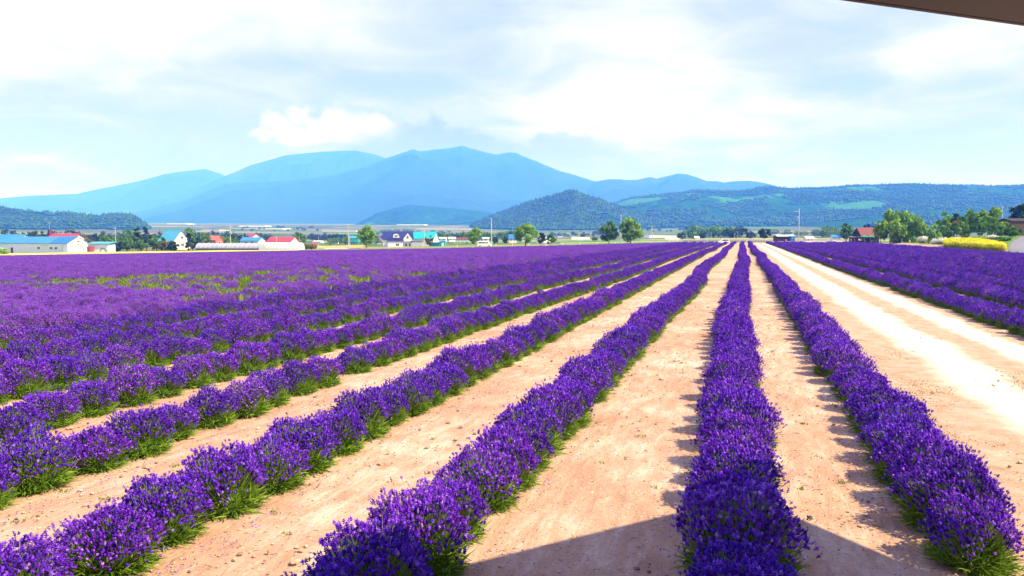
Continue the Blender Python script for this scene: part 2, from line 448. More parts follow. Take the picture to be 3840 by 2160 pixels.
def track_mat():
    m, n, l, b = new_mat('crushed_gravel')
    geo = n.new('ShaderNodeNewGeometry'); P = geo.outputs['Position']
    sep = n.new('ShaderNodeSeparateXYZ'); l.new(P, sep.inputs[0])
    wob = N(n, 'ShaderNodeTexNoise', i_Scale=0.3, i_Detail=8.0, i_Roughness=0.68); l.new(P, wob.inputs['Vector'])
    xx = math_node(n, l, 'ADD', sep.outputs[0], math_node(n, l, 'MULTIPLY', math_node(n, l, 'SUBTRACT', wob.outputs[0], 0.5), 1.5))

    def strip(c, w):
        d = math_node(n, l, 'ABSOLUTE', math_node(n, l, 'SUBTRACT', xx, c))
        mr = n.new('ShaderNodeMapRange'); mr.interpolation_type = 'SMOOTHSTEP'
        mr.inputs['From Min'].default_value = w * 1.25; mr.inputs['From Max'].default_value = w * 0.4
        l.new(d, mr.inputs[0]); return mr.outputs[0]
    s = math_node(n, l, 'MAXIMUM', strip(4.85, 0.70), strip(7.0, 0.55))
    fin = N(n, 'ShaderNodeTexNoise', i_Scale=26.0, i_Detail=6.0, i_Roughness=0.75); l.new(P, fin.inputs['Vector'])
    mid = N(n, 'ShaderNodeTexNoise', i_Scale=2.2, i_Detail=6.0, i_Roughness=0.65); l.new(P, mid.inputs['Vector'])
    s = math_node(n, l, 'MULTIPLY', s, math_node(n, l, 'ADD', math_node(n, l, 'MULTIPLY', mid.outputs[0], 0.5), 0.72), clamp=True)
    verge = ramp_node(n, [(0.36, (0.24, 0.155, 0.09)), (0.47, (0.40, 0.26, 0.205)), (0.66, (0.55, 0.40, 0.35))])
    sx = n.new('ShaderNodeMixRGB'); sx.inputs[0].default_value = 0.5; l.new(fin.outputs[0], sx.inputs[1]); l.new(mid.outputs[0], sx.inputs[2]); l.new(sx.outputs[0], verge.inputs[0])
    pale = ramp_node(n, [(0.3, (0.56, 0.49, 0.46)), (0.7, (0.76, 0.69, 0.66))]); l.new(fin.outputs[0], pale.inputs[0])
    mx = n.new('ShaderNodeMixRGB'); l.new(s, mx.inputs[0]); l.new(verge.outputs[0], mx.inputs[1]); l.new(pale.outputs[0], mx.inputs[2])
    l.new(mx.outputs[0], b.inputs['Base Color'])
    b.inputs['Roughness'].default_value = 0.95; b.inputs['Specular IOR Level'].default_value = 0.15
    bp = N(n, 'ShaderNodeBump', i_Strength=0.6, i_Distance=0.03); l.new(fin.outputs[0], bp.inputs['Height']); l.new(bp.outputs[0], b.inputs['Normal'])
    return m


def hill_mat(name, forest, field, scale, thr, var=0.5):
    m, n, l, b = new_mat(name)
    geo = n.new('ShaderNodeNewGeometry'); P = geo.outputs['Position']
    a = N(n, 'ShaderNodeTexNoise', i_Scale=scale, i_Detail=8.0, i_Roughness=0.62); l.new(P, a.inputs['Vector'])
    c = N(n, 'ShaderNodeTexNoise', i_Scale=scale * 14, i_Detail=4.0, i_Roughness=0.7); l.new(P, c.inputs['Vector'])
    f = ramp_node(n, [(0.3, tuple(v * (1 - var) for v in forest)), (0.7, tuple(v * (1 + var) for v in forest))])
    l.new(c.outputs[0], f.inputs[0])
    mk = ramp_node(n, [(thr, (0, 0, 0)), (thr + 0.03, (1, 1, 1))]); l.new(a.outputs[0], mk.inputs[0])
    mx = n.new('ShaderNodeMixRGB'); mx.inputs[2].default_value = (*field, 1)
    l.new(mk.outputs[0], mx.inputs[0]); l.new(f.outputs[0], mx.inputs[1])
    l.new(mx.outputs[0], b.inputs['Base Color'])
    b.inputs['Roughness'].default_value = 1.0; b.inputs['Specular IOR Level'].default_value = 0.0
    bp = N(n, 'ShaderNodeBump', i_Strength=0.7, i_Distance=1.2 / scale * 0.02); l.new(c.outputs[0], bp.inputs['Height']); l.new(bp.outputs[0], b.inputs['Normal'])
    return m


# ------------------------------------------------------------------ mesh helpers
def obj(name, verts, faces, mat, parent=None, smooth_=False, tint=None, fmats=None):
    me = bpy.data.meshes.new(name)
    if isinstance(faces, np.ndarray) and len(faces):
        verts = np.asarray(verts, np.float32)
        nf, k = faces.shape
        me.vertices.add(len(verts)); me.vertices.foreach_set('co', verts.ravel())
        me.loops.add(nf * k); me.loops.foreach_set('vertex_index', faces.astype(np.int32).ravel())
        me.polygons.add(nf); me.polygons.foreach_set('loop_start', np.arange(0, nf * k, k, dtype=np.int32))
        me.polygons.foreach_set('loop_total', np.full(nf, k, np.int32))
        me.update(calc_edges=True)
    else:
        me.from_pydata([tuple(v) for v in verts], [], [tuple(f) for f in faces]); me.update()
    for mm in (mat if isinstance(mat, (list, tuple)) else [mat]):
        me.materials.append(mm)
    if tint is not None:
        a = me.attributes.new('tint', 'FLOAT', 'POINT'); a.data.foreach_set('value', np.asarray(tint, np.float32))
    if fmats is not None:
        me.polygons.foreach_set('material_index', np.asarray(fmats, np.int32))
    if smooth_:
        me.polygons.foreach_set('use_smooth', np.ones(len(me.polygons), bool))
    o = bpy.data.objects.new(name, me); COL.objects.link(o)
    if parent is not None:
        o.parent = parent
    return o


class MB:
    """collects boxes, tubes and prisms of one part"""
    def __init__(s):
        s.v, s.f = [], []

    def add(s, v, f):
        k = len(s.v); s.v += [tuple(map(float, p)) for p in v]; s.f += [tuple(i + k for i in q) for q in f]; return s

    def box(s, c, d, rz=0.0, bev=0.0):
        x, y, z = (q / 2 for q in d)
        cs, sn = math.cos(rz), math.sin(rz)
        if bev:
            pts = []
            for zz, k in ((-z, bev), (-z + bev, 0), (z - bev, 0), (z, bev)):
                for sx, sy in ((-1, -1), (1, -1), (1, 1), (-1, 1)):
                    pts.append((sx * (x - k), sy * (y - k), zz))
            f = [(3, 2, 1, 0), (12, 13, 14, 15)]
            for r in range(3):
                for i in range(4):
                    j = (i + 1) % 4
                    f.append((r * 4 + i, r * 4 + j, r * 4 + 4 + j, r * 4 + 4 + i))
        else:
            pts = [(sx * x, sy * y, sz * z) for sz in (-1, 1) for sx, sy in ((-1, -1), (1, -1), (1, 1), (-1, 1))]
            f = [(3, 2, 1, 0), (4, 5, 6, 7)] + [(i, (i + 1) % 4, 4 + (i + 1) % 4, 4 + i) for i in range(4)]
        return s.add([(c[0] + px * cs - py * sn, c[1] + px * sn + py * cs, c[2] + pz) for px, py, pz in pts], f)

    def tube(s, a, b, r0, r1=None, n=6):
        r1 = r0 if r1 is None else r1
        a, b = Vector(a), Vector(b); d = (b - a).normalized()
        u = d.orthogonal().normalized(); w = d.cross(u)
        v = []
        for p, r in ((a, r0), (b, r1)):
            for i in range(n):
                t = 2 * math.pi * i / n
                v.append(p + u * (r * math.cos(t)) + w * (r * math.sin(t)))
        f = [(i, (i + 1) % n, n + (i + 1) % n, n + i) for i in range(n)] + [tuple(range(n - 1, -1, -1)), tuple(range(n, 2 * n))]
        return s.add(v, f)

    def path(s, pts, r, n=5):
        for a, b in zip(pts[:-1], pts[1:]):
            s.tube(a, b, r, r, n)
        return s

    def prism(s, poly, y0, y1):
        """polygon in local x,z extruded along y"""
        n = len(poly)
        v = [(p[0], y0, p[1]) for p in poly] + [(p[0], y1, p[1]) for p in poly]
        f = [tuple(range(n)), tuple(range(2 * n - 1, n - 1, -1))] + [(i, n + i, n + (i + 1) % n, (i + 1) % n) for i in range(n)]
        return s.add(v, f)

    def build(s, name, mat, parent=None, smooth_=False):
        return obj(name, s.v, s.f, mat, parent, smooth_)


def tag(o, label=None, cat=None, group=None, kind=None):
    if label: o['label'] = label
    if cat: o['category'] = cat
    if group: o['group'] = group
    if kind: o['kind'] = kind
    return o


def empty(name, loc, rz=0.0):
    o = bpy.data.objects.new(name, None); COL.objects.link(o)
    o.empty_display_size = 0.3
    o.location = loc; o.rotation_euler = (0, 0, rz)
    return o


def copy_tree(o, parent=None):
    c = o.copy(); COL.objects.link(c); c.parent = parent
    for ch in list(o.children):
        copy_tree(ch, c)
    return c


# ------------------------------------------------------------------ ground, track, hills
def in_poly(x, y, poly):
    x = np.asarray(x); y = np.asarray(y)
    c = np.zeros(x.shape, bool)
    n = len(poly)
    for i in range(n):
        x0, y0 = poly[i]; x1, y1 = poly[(i + 1) % n]
        hit = ((y0 > y) != (y1 > y)) & (x < (x1 - x0) * (y - y0) / (y1 - y0 + 1e-12) + x0)
        c ^= hit
    return c


PALE_POLY = [(-20.8, 4), (-20.8, 279), (-77, 198), (-205, 176), (-330, 160), (-330, -20)]
ROW_END_Y = 297.0


def make_ground():
    az = np.linspace(R(-75), R(75), 420)
    rr = np.concatenate([[0.3], np.linspace(2, 60, 90), np.geomspace(61, 30000, 210)])
    A, Q = np.meshgrid(az, rr)
    X = Q * np.sin(A) * 1.0; Y = Q * np.cos(A)
    # turn with the view
    X, Y = X * math.cos(YAW) - Y * math.sin(YAW), X * math.sin(YAW) + Y * math.cos(YAW)
    X = X - AX[0] * 40; Y = Y - AX[1] * 40
    Z = ground_z(X, Y)
    near = np.exp(-(np.hypot(X, Y) / 60) ** 2)
    Z = Z + near * ((fbm(X * 0.5, Y * 0.5, 3, 4) - 0.5) * 0.10) - 0.01
    v = np.stack([X, Y, Z], -1).reshape(-1, 3)
    nr, na = A.shape
    i = np.arange(nr - 1)[:, None] * na + np.arange(na - 1)[None, :]
    f = np.stack([i, i + 1, i + 1 + na, i + na], -1).reshape(-1, 4)[:, ::-1]
    o = obj('ground', v, f, M_SOIL, smooth_=True)
    x, y = v[:, 0], v[:, 1]
    weedy = np.maximum(smooth(-19.0, -21.5, x), smooth(37.5, 39.5, x) * 0.35) * (1 - smooth(0.58, 0.68, fbm(x * 0.05, y * 0.05, 9, 3)) * 0.3)
    farm = np.maximum(smooth(300, 330, y + 0.35 * np.minimum(0, x + 20) * -1 * 0), 0)
    beyond = smooth(0, 25, (y - (279 + (x + 20.3) * 1.35)) ) * (x < -20) * (x > -77) + smooth(0, 20, y - (202 + (x + 77) * 0.115)) * (x <= -77)
    farm = np.clip(np.maximum(farm, beyond), 0, 1)
    lawn = smooth(41, 46, x) * smooth(150, 165, y) * (1 - smooth(290, 330, y))
    lawn = np.clip(lawn + beyond * (1 - smooth(60, 110, y - (202 + (x + 77) * 0.115))) * (x < -20) * 0.55, 0, 1)
    col = np.stack([weedy, farm, lawn, np.ones_like(farm)], -1).astype(np.float32)
    a = o.data.attributes.new('zone', 'FLOAT_COLOR', 'POINT'); a.data.foreach_set('color', col.ravel())
    tag(o, kind='structure')
    return o


make_ground()


def sheet(name, mat, x0, x1, y0, y1, nx, ny, lift, edge=0.0, label=None, cat=None):
    xs = np.linspace(0, 1, nx); ys = np.linspace(y0, y1, ny)
    U, Y = np.meshgrid(xs, ys)
    wl_ = (fbm(Y * 0.35, Y * 0, 21, 4) - 0.5) * edge; wr_ = (fbm(Y * 0.35, Y * 0 + 9, 22, 4) - 0.5) * edge
    X = (x0 + wl_) * (1 - U) + (x1 + wr_) * U
    near = np.exp(-(np.hypot(X, Y) / 60) ** 2)
    Z = ground_z(X, Y) + near * ((fbm(X * 0.5, Y * 0.5, 3, 4) - 0.5) * 0.10) - 0.01 + lift * np.where((U < 0.01) | (U > 0.99), -2.0, 1.0)
    v = np.stack([X, Y, Z], -1).reshape(-1, 3)
    i = np.arange(ny - 1)[:, None] * nx + np.arange(nx - 1)[None, :]
    f = np.stack([i, i + 1, i + 1 + nx, i + nx], -1).reshape(-1, 4)
    o = obj(name, v, f, mat, smooth_=True); tag(o, kind='structure')
    return o


sheet('gravel_track', track_mat(), 2.75, 8.2, 1.0, 298, 16, 420, 0.02, 0.5)

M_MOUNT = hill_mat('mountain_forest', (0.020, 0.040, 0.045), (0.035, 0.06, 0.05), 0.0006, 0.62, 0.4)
M_HILL = hill_mat('hill_forest', (0.018, 0.075, 0.022), (0.05, 0.17, 0.035), 0.0018, 0.57, 0.5)
M_HILL2 = hill_mat('hill_dark_forest', (0.016, 0.064, 0.024), (0.05, 0.15, 0.04), 0.0020, 0.66, 0.5)


def hill(name, mat, prof, zc, front, back, seed, rough, label=None, nu=260, base=-20, forestry=None, ncol=2.2):
    """a ridge: silhouette heights given as (x, y) in a 2576 px wide picture, standing zc metres away,
    its slope running `front` metres towards us and `back` metres behind"""
    xs = np.array([p[0] for p in prof], float); ys = np.array([p[1] for p in prof], float)
    u = np.linspace(xs[0], xs[-1], nu)
    yy = np.interp(u, xs, ys)
    yy = yy + (fbm(u * 0.03, u * 0, seed + 5, 4) - 0.5) * rough * 0.5
    t = (u - 1288) / 1982.0
    ridge = CAM_H + (590 - yy) / 1982.0 * zc
    s = np.concatenate([np.linspace(-1, 0, 70), np.linspace(0.05, 1, 14)])
    T, Sg = np.meshgrid(t, s)
    Rg = np.broadcast_to(ridge, T.shape)
    D = np.where(Sg < 0, zc + Sg * front, zc + Sg * back)
    X = AX[0] * D + RX[0] * T * D; Y = AX[1] * D + RX[1] * T * D
    prof_s = np.where(Sg < 0, np.cos(Sg * math.pi / 2) ** 1.25, np.cos(Sg * math.pi / 2) ** 1.2)
    sc = front / 3.2
    spurs = np.abs(fbm(X / sc, Y / sc, seed, 5) - 0.5) * 2
    relief = (1 - spurs * 0.75)
    wgt = np.clip(-Sg * 2.2, 0, 1) * 1.0
    h = (Rg - base) * prof_s * (1 - wgt * (1 - relief) * 0.9) + base
    h = np.minimum(h, CAM_H + (ridge - CAM_H) * D / zc * 0.985 + 0 * h) * (Sg < -0.03) + h * (Sg >= -0.03)
    v = np.stack([X, Y, h], -1).reshape(-1, 3)
    ns, nu_ = T.shape
    i = np.arange(ns - 1)[:, None] * nu_ + np.arange(nu_ - 1)[None, :]
    f = np.stack([i, i + 1, i + 1 + nu_, i + nu_], -1).reshape(-1, 4)
    o = obj(name, v, f, mat, smooth_=True); tag(o, kind='structure')
    return o, (X, Y, h, Sg)


hill('mountain', M_MOUNT, [(250, 560), (480, 500), (570, 462), (700, 455), (850, 440), (930, 418), (975, 401), (1042, 378), (1060, 384), (1090, 379), (1135, 374), (1165, 369), (1200, 380), (1250, 392), (1285, 386), (1300, 388), (1350, 408), (1400, 430), (1450, 445), (1495, 458), (1530, 470), (1600, 500), (1750, 560)], 14000, 7500, 3000, 11, 6, nu=420)
hill('mountain', M_MOUNT, [(330, 560), (450, 500), (570, 445), (640, 417), (720, 394), (780, 387), (850, 383), (900, 382), (940, 390), (980, 402), (1100, 450), (1300, 560)], 15600, 4000, 3000, 41, 3)
hill('mountain', M_MOUNT, [(-500, 500), (0, 500), (100, 492), (200, 488), (350, 458), (420, 440), (520, 427), (560, 438), (640, 480), (760, 560)], 17500, 5000, 3000, 61, 4)
hill('mountain_ridge', M_MOUNT, [(1380, 560), (1450, 480), (1495, 458), (1530, 452), (1570, 455), (1600, 454), (1635, 448), (1650, 452), (1680, 444), (1700, 439), (1725, 440), (1750, 448), (1775, 457), (1800, 457), (1820, 461), (1850, 457), (1880, 456), (1920, 462), (1965, 474), (2050, 490), (2200, 540)], 11500, 4500, 2500, 71, 3)
hill('hill', M_HILL2, [(820, 590), (900, 562), (950, 537), (1000, 522), (1030, 516), (1060, 518), (1120, 523), (1200, 530), (1260, 540), (1330, 560), (1400, 585)], 5200, 1300, 1000, 81, 3)
_, HF = hill('hill', M_HILL, [(1380, 570), (1460, 540), (1540, 510), (1580, 500), (1600, 498), (1650, 493), (1700, 489), (1750, 481), (1850, 483), (1885, 479), (1920, 471), (1940, 473), (1990, 476), (2100, 473), (2130, 469), (2200, 467), (2270, 464), (2350, 467), (2420, 468), (2500, 471), (2576, 469), (2800, 466), (3100, 470)], 4300, 2300, 900, 91, 3, nu=380)
_, HE = hill('hill', M_HILL2, [(1080, 596), (1180, 572), (1230, 548), (1300, 522), (1330, 510), (1365, 502), (1400, 490), (1430, 483), (1445, 483), (1480, 494), (1520, 507), (1560, 522), (1650, 560), (1760, 592)], 2900, 1000, 600, 101, 3)
_, HG = hill('hill', M_HILL, [(1900, 592), (1980, 568), (2100, 556), (2220, 542), (2330, 528), (2420, 534), (2500, 548), (2600, 556), (2900, 560)], 2500, 900, 500, 111, 3)
_, HI = hill('hill', M_HILL2, [(-260, 505), (0, 523), (60, 530), (110, 537), (140, 539), (165, 536), (200, 540), (250, 545), (290, 540), (330, 542), (350, 552), (380, 570), (410, 592), (450, 600)], 2300, 700, 500, 121, 3)


# ------------------------------------------------------------------ geometry-node scatter (uncountable stuff only)
def scatter(name, pts, rz, sc, idx, protos, kind='stuff', tilt=0.0):
    """points carrying rotation / scale / variant; protos: function (tree, i) -> geometry socket"""
    me = bpy.data.meshes.new(name)
    pts = np.asarray(pts, np.float32)
    me.vertices.add(len(pts)); me.vertices.foreach_set('co', pts.ravel())
    a = me.attributes.new('rot', 'FLOAT_VECTOR', 'POINT')
    rv = np.zeros((len(pts), 3), np.float32); rv[:, 2] = rz
    if tilt:
        rv[:, 0] = rng.normal(0, tilt, len(pts)); rv[:, 1] = rng.normal(0, tilt, len(pts))
    a.data.foreach_set('vector', rv.ravel())
    sc = np.asarray(sc, np.float32)
    if sc.ndim == 1: sc = np.stack([sc, sc, sc], -1)
    a = me.attributes.new('scl', 'FLOAT_VECTOR', 'POINT'); a.data.foreach_set('vector', sc.ravel())
    a = me.attributes.new('var', 'INT', 'POINT'); a.data.foreach_set('value', np.asarray(idx, np.int32))
    o = bpy.data.objects.new(name, me); COL.objects.link(o)
    ng = bpy.data.node_groups.new(name + '_nodes', 'GeometryNodeTree')
    ng.interface.new_socket('Geometry', in_out='INPUT', socket_type='NodeSocketGeometry')
    ng.interface.new_socket('Geometry', in_out='OUTPUT', socket_type='NodeSocketGeometry')
    n, l = ng.nodes, ng.links
    gi, go = n.new('NodeGroupInput'), n.new('NodeGroupOutput')
    j = n.new('GeometryNodeJoinGeometry')

    def named(nm, dt):
        q = n.new('GeometryNodeInputNamedAttribute'); q.data_type = dt; q.inputs['Name'].default_value = nm
        return q.outputs['Attribute']
    mtp = n.new('GeometryNodeMeshToPoints'); l.new(gi.outputs[0], mtp.inputs[0])
    for i, pr in enumerate(protos):
        cmp_ = n.new('FunctionNodeCompare'); cmp_.data_type = 'INT'; cmp_.operation = 'EQUAL'
        l.new(named('var', 'INT'), cmp_.inputs[2]); cmp_.inputs[3].default_value = i
        iop = n.new('GeometryNodeInstanceOnPoints')
        l.new(mtp.outputs[0], iop.inputs['Points']); l.new(cmp_.outputs[0], iop.inputs['Selection'])
        l.new(pr(n, l), iop.inputs['Instance'])
        l.new(named('rot', 'FLOAT_VECTOR'), iop.inputs['Rotation']); l.new(named('scl', 'FLOAT_VECTOR'), iop.inputs['Scale'])
        l.new(iop.outputs[0], j.inputs[0])
    l.new(j.outputs[0], go.inputs[0])
    md = o.modifiers.new('scatter', 'NODES'); md.node_group = ng
    tag(o, kind=kind)
    return o


def proto_objects(objs, mat=None, setm=None):
    def f(n, l):
        j = n.new('GeometryNodeJoinGeometry')
        for k, ob in enumerate(objs):
            oi = n.new('GeometryNodeObjectInfo'); oi.inputs['Object'].default_value = ob
            s = oi.outputs['Geometry']
            if setm and k in setm:
                sm = n.new('GeometryNodeSetMaterial'); sm.inputs['Material'].default_value = setm[k]
                l.new(s, sm.inputs[0]); s = sm.outputs[0]
            l.new(s, j.inputs[0])
        return j.outputs[0]
    return f


def proto_blob(mat, seed, kind='round', sub=2):
    def f(n, l):
        if kind == 'cone':
            c = n.new('GeometryNodeMeshCone'); c.inputs['Vertices'].default_value = 7; c.inputs['Side Segments'].default_value = 3
            c.inputs['Radius Bottom'].default_value = 0.28; c.inputs['Depth'].default_value = 1.0
        elif kind == 'stone':
            c = n.new('GeometryNodeMeshIcoSphere'); c.inputs['Radius'].default_value = 0.5; c.inputs['Subdivisions'].default_value = 1
        else:
            c = n.new('GeometryNodeMeshIcoSphere'); c.inputs['Radius'].default_value = 0.5; c.inputs['Subdivisions'].default_value = sub + 1
        s = c.outputs[0]
        sp = n.new('GeometryNodeSetPosition'); l.new(s, sp.inputs[0])
        no = n.new('ShaderNodeTexNoise'); no.noise_dimensions = '4D'; no.inputs['W'].default_value = seed * 3.3
        no.inputs['Scale'].default_value = 4.0 if kind != 'stone' else 1.4
        no.inputs['Detail'].default_value = 2.0
        vm = n.new('ShaderNodeVectorMath'); vm.operation = 'SUBTRACT'; l.new(no.outputs['Color'], vm.inputs[0]); vm.inputs[1].default_value = (0.5, 0.5, 0.5)
        vs = n.new('ShaderNodeVectorMath'); vs.operation = 'SCALE'; l.new(vm.outputs[0], vs.inputs[0]); vs.inputs['Scale'].default_value = 0.55 if kind != 'cone' else 0.25
        l.new(vs.outputs[0], sp.inputs['Offset'])
        sm = n.new('GeometryNodeSetMaterial'); sm.inputs['Material'].default_value = mat; l.new(sp.outputs[0], sm.inputs[0])
        return sm.outputs[0]
    return f


M_F1 = paint('forest_leaf_one', (0.018, 0.075, 0.018), 0.9, 0.12, 1.2)
M_F2 = paint('forest_leaf_two', (0.028, 0.105, 0.020), 0.9, 0.12, 1.2)
M_F3 = paint('forest_needles', (0.012, 0.055, 0.018), 0.9, 0.12, 1.2)


def forest(name, grid, n, seed, size=12, gaps=0.5, label=None):
    X, Y, Z, Sg = grid
    r = np.random.default_rng(seed)
    ns, nu = X.shape
    fi = r.uniform(8, ns - 16, n * 3); fj = r.uniform(0, nu - 1.01, n * 3)
    i0, j0 = fi.astype(int), fj.astype(int); a, b = fi - i0, fj - j0

    def lerp(G):
        return (G[i0, j0] * (1 - a) + G[i0 + 1, j0] * a) * (1 - b) + (G[i0, j0 + 1] * (1 - a) + G[i0 + 1, j0 + 1] * a) * b
    x, y, z = lerp(X), lerp(Y), lerp(Z)
    keep = (fbm(x / 260, y / 260, seed, 4) < gaps) & (z > ground_z(x, y) + 1)
    x, y, z = x[keep][:n], y[keep][:n], z[keep][:n]
    m = len(x)
    h = size * r.uniform(0.6, 1.35, m)
    idx = r.choice(3, m, p=[0.50, 0.36, 0.14])
    sc = np.stack([h * 0.95, h * 0.95, np.where(idx == 2, h * 1.15, h * 0.6)], -1)
    o = scatter(name, np.stack([x, y, z + h * 0.3], -1), r.uniform(0, 6.3, m), sc, idx,
                [proto_blob(M_F1, seed, sub=1), proto_blob(M_F2, seed + 1, sub=1), proto_blob(M_F3, seed + 2, 'cone')])
    tag(o, label=label, cat='forest')
    return o


forest('forest', HE, 15000, 5, 7.5, 0.66, 'dark green forest covering the pointed hill in the middle distance')
forest('forest', HF, 24000, 6, 9.0, 0.57, 'blue green forest on the long ridge beyond the valley')
forest('forest', HG, 5000, 8, 8.5, 0.50, 'woods on the low spur behind the brown hut')
forest('forest', HI, 6000, 7, 7.0, 0.66, 'forest on the low hill behind the blue roofed barns')

# ------------------------------------------------------------------ haze over the whole valley
def make_haze():
    bx = MB()
    bx.box((0, 10000, 830), (52000, 52000, 1800))
    m = bpy.data.materials.new('haze'); m.use_nodes = True
    n, l = m.node_tree.nodes, m.node_tree.links
    n.clear()
    out = n.new('ShaderNodeOutputMaterial')
    pv = n.new('ShaderNodeVolumePrincipled')
    pv.inputs['Color'].default_value = (0.045, 0.175, 1.0, 1)
    pv.inputs['Absorption Color'].default_value = (1, 1, 1, 1)
    pv.inputs['Density'].default_value = HAZE
    pv.inputs['Anisotropy'].default_value = 0.0
    l.new(pv.outputs[0], out.inputs['Volume'])
    o = bx.build('haze', m)
    tag(o, kind='stuff')


HAZE = 3.0e-4
make_haze()


# ------------------------------------------------------------------ lavender
def blades(base, tip, width, tint, rg, sag=0.0, mid=0.5):
    """thin strips from base to tip (N,3) -> verts, quads, tints"""
    n = len(base)
    d = tip - base
    side = np.cross(d, rg.normal(size=(n, 3))); side /= np.linalg.norm(side, axis=1)[:, None] + 1e-9
    w = np.asarray(width).reshape(-1, 1) * 0.5
    m = base + d * mid + np.array([0, 0, 1.0]) * (sag * np.linalg.norm(d, axis=1))[:, None]
    v = np.stack([base - side * w, base + side * w, m + side * w, m - side * w, tip + side * w * 0.25, tip - side * w * 0.25], 1)
    f = np.array([[0, 1, 2, 3], [3, 2, 4, 5]])
    F = (np.arange(n) * 6)[:, None, None] + f[None]
    return v.reshape(-1, 3), F.reshape(-1, 4), np.repeat(tint, 6)


def merge(parts):
    vs, fs, ts, k = [], [], [], 0
    for v, f, t in parts:
        vs.append(v); fs.append(f + k); ts.append(t); k += len(v)
    return np.concatenate(vs), np.concatenate(fs), np.concatenate(ts)


OCT_V = np.array([[0, 0, -1], [1, 0, 0], [0, 1, 0], [-1, 0, 0], [0, -1, 0], [0, 0, 1.0]])


def heads(pos, axis, length, rad, tint, rg, whorls=3):
    """flower spikes: whorls of petals stacked along the stem tip"""
    n = len(pos)
    ax = axis / np.linalg.norm(axis, axis=1)[:, None]
    u = np.cross(ax, rg.normal(size=(n, 3))); u /= np.linalg.norm(u, axis=1)[:, None]
    w = np.cross(ax, u)
    V, F, T = [], [], []
    k = 0
    for q in range(whorls):
        fr = (q + 0.5) / whorls
        rr = rad * (0.78, 1.05, 0.62)[q] * rg.uniform(0.8, 1.2, n)
        hh = length / whorls * 0.62
        c = pos + ax * (length * fr)[:, None]
        # four petals fan: an octahedron drawn as 4 kites (quads) around the axis, uneven corners
        rot = rg.uniform(0, 6.28, n)
        ring = []
        for a in range(6):
            ang = rot + a * math.pi / 3
            rj = rr * (1.15 if a % 2 else 0.62) * rg.uniform(0.8, 1.2, n)
            ring.append(c + u * (np.cos(ang) * rj)[:, None] + w * (np.sin(ang) * rj)[:, None] + ax * ((0.35 if a % 2 else -0.25) * hh)[:, None])
        top = c + ax * hh[:, None]; bot = c - ax * hh[:, None]
        vv = np.stack([bot] + ring + [top], 1)
        ff = np.array([[0, 2, 1, 6], [0, 4, 3, 2], [0, 6, 5, 4], [7, 1, 2, 3], [7, 3, 4, 5], [7, 5, 6, 1]])
        V.append(vv.reshape(-1, 3)); F.append(((np.arange(n) * 8)[:, None, None] + ff[None]).reshape(-1, 4) + k)
        tt = np.repeat(tint[:, None], 8, 1) + rg.normal(0, 0.09, (n, 8)) + (q - 1) * 0.03
        T.append(np.clip(tt, 0, 1).ravel()); k += n * 8
    return np.concatenate(V), np.concatenate(F), np.concatenate(T)


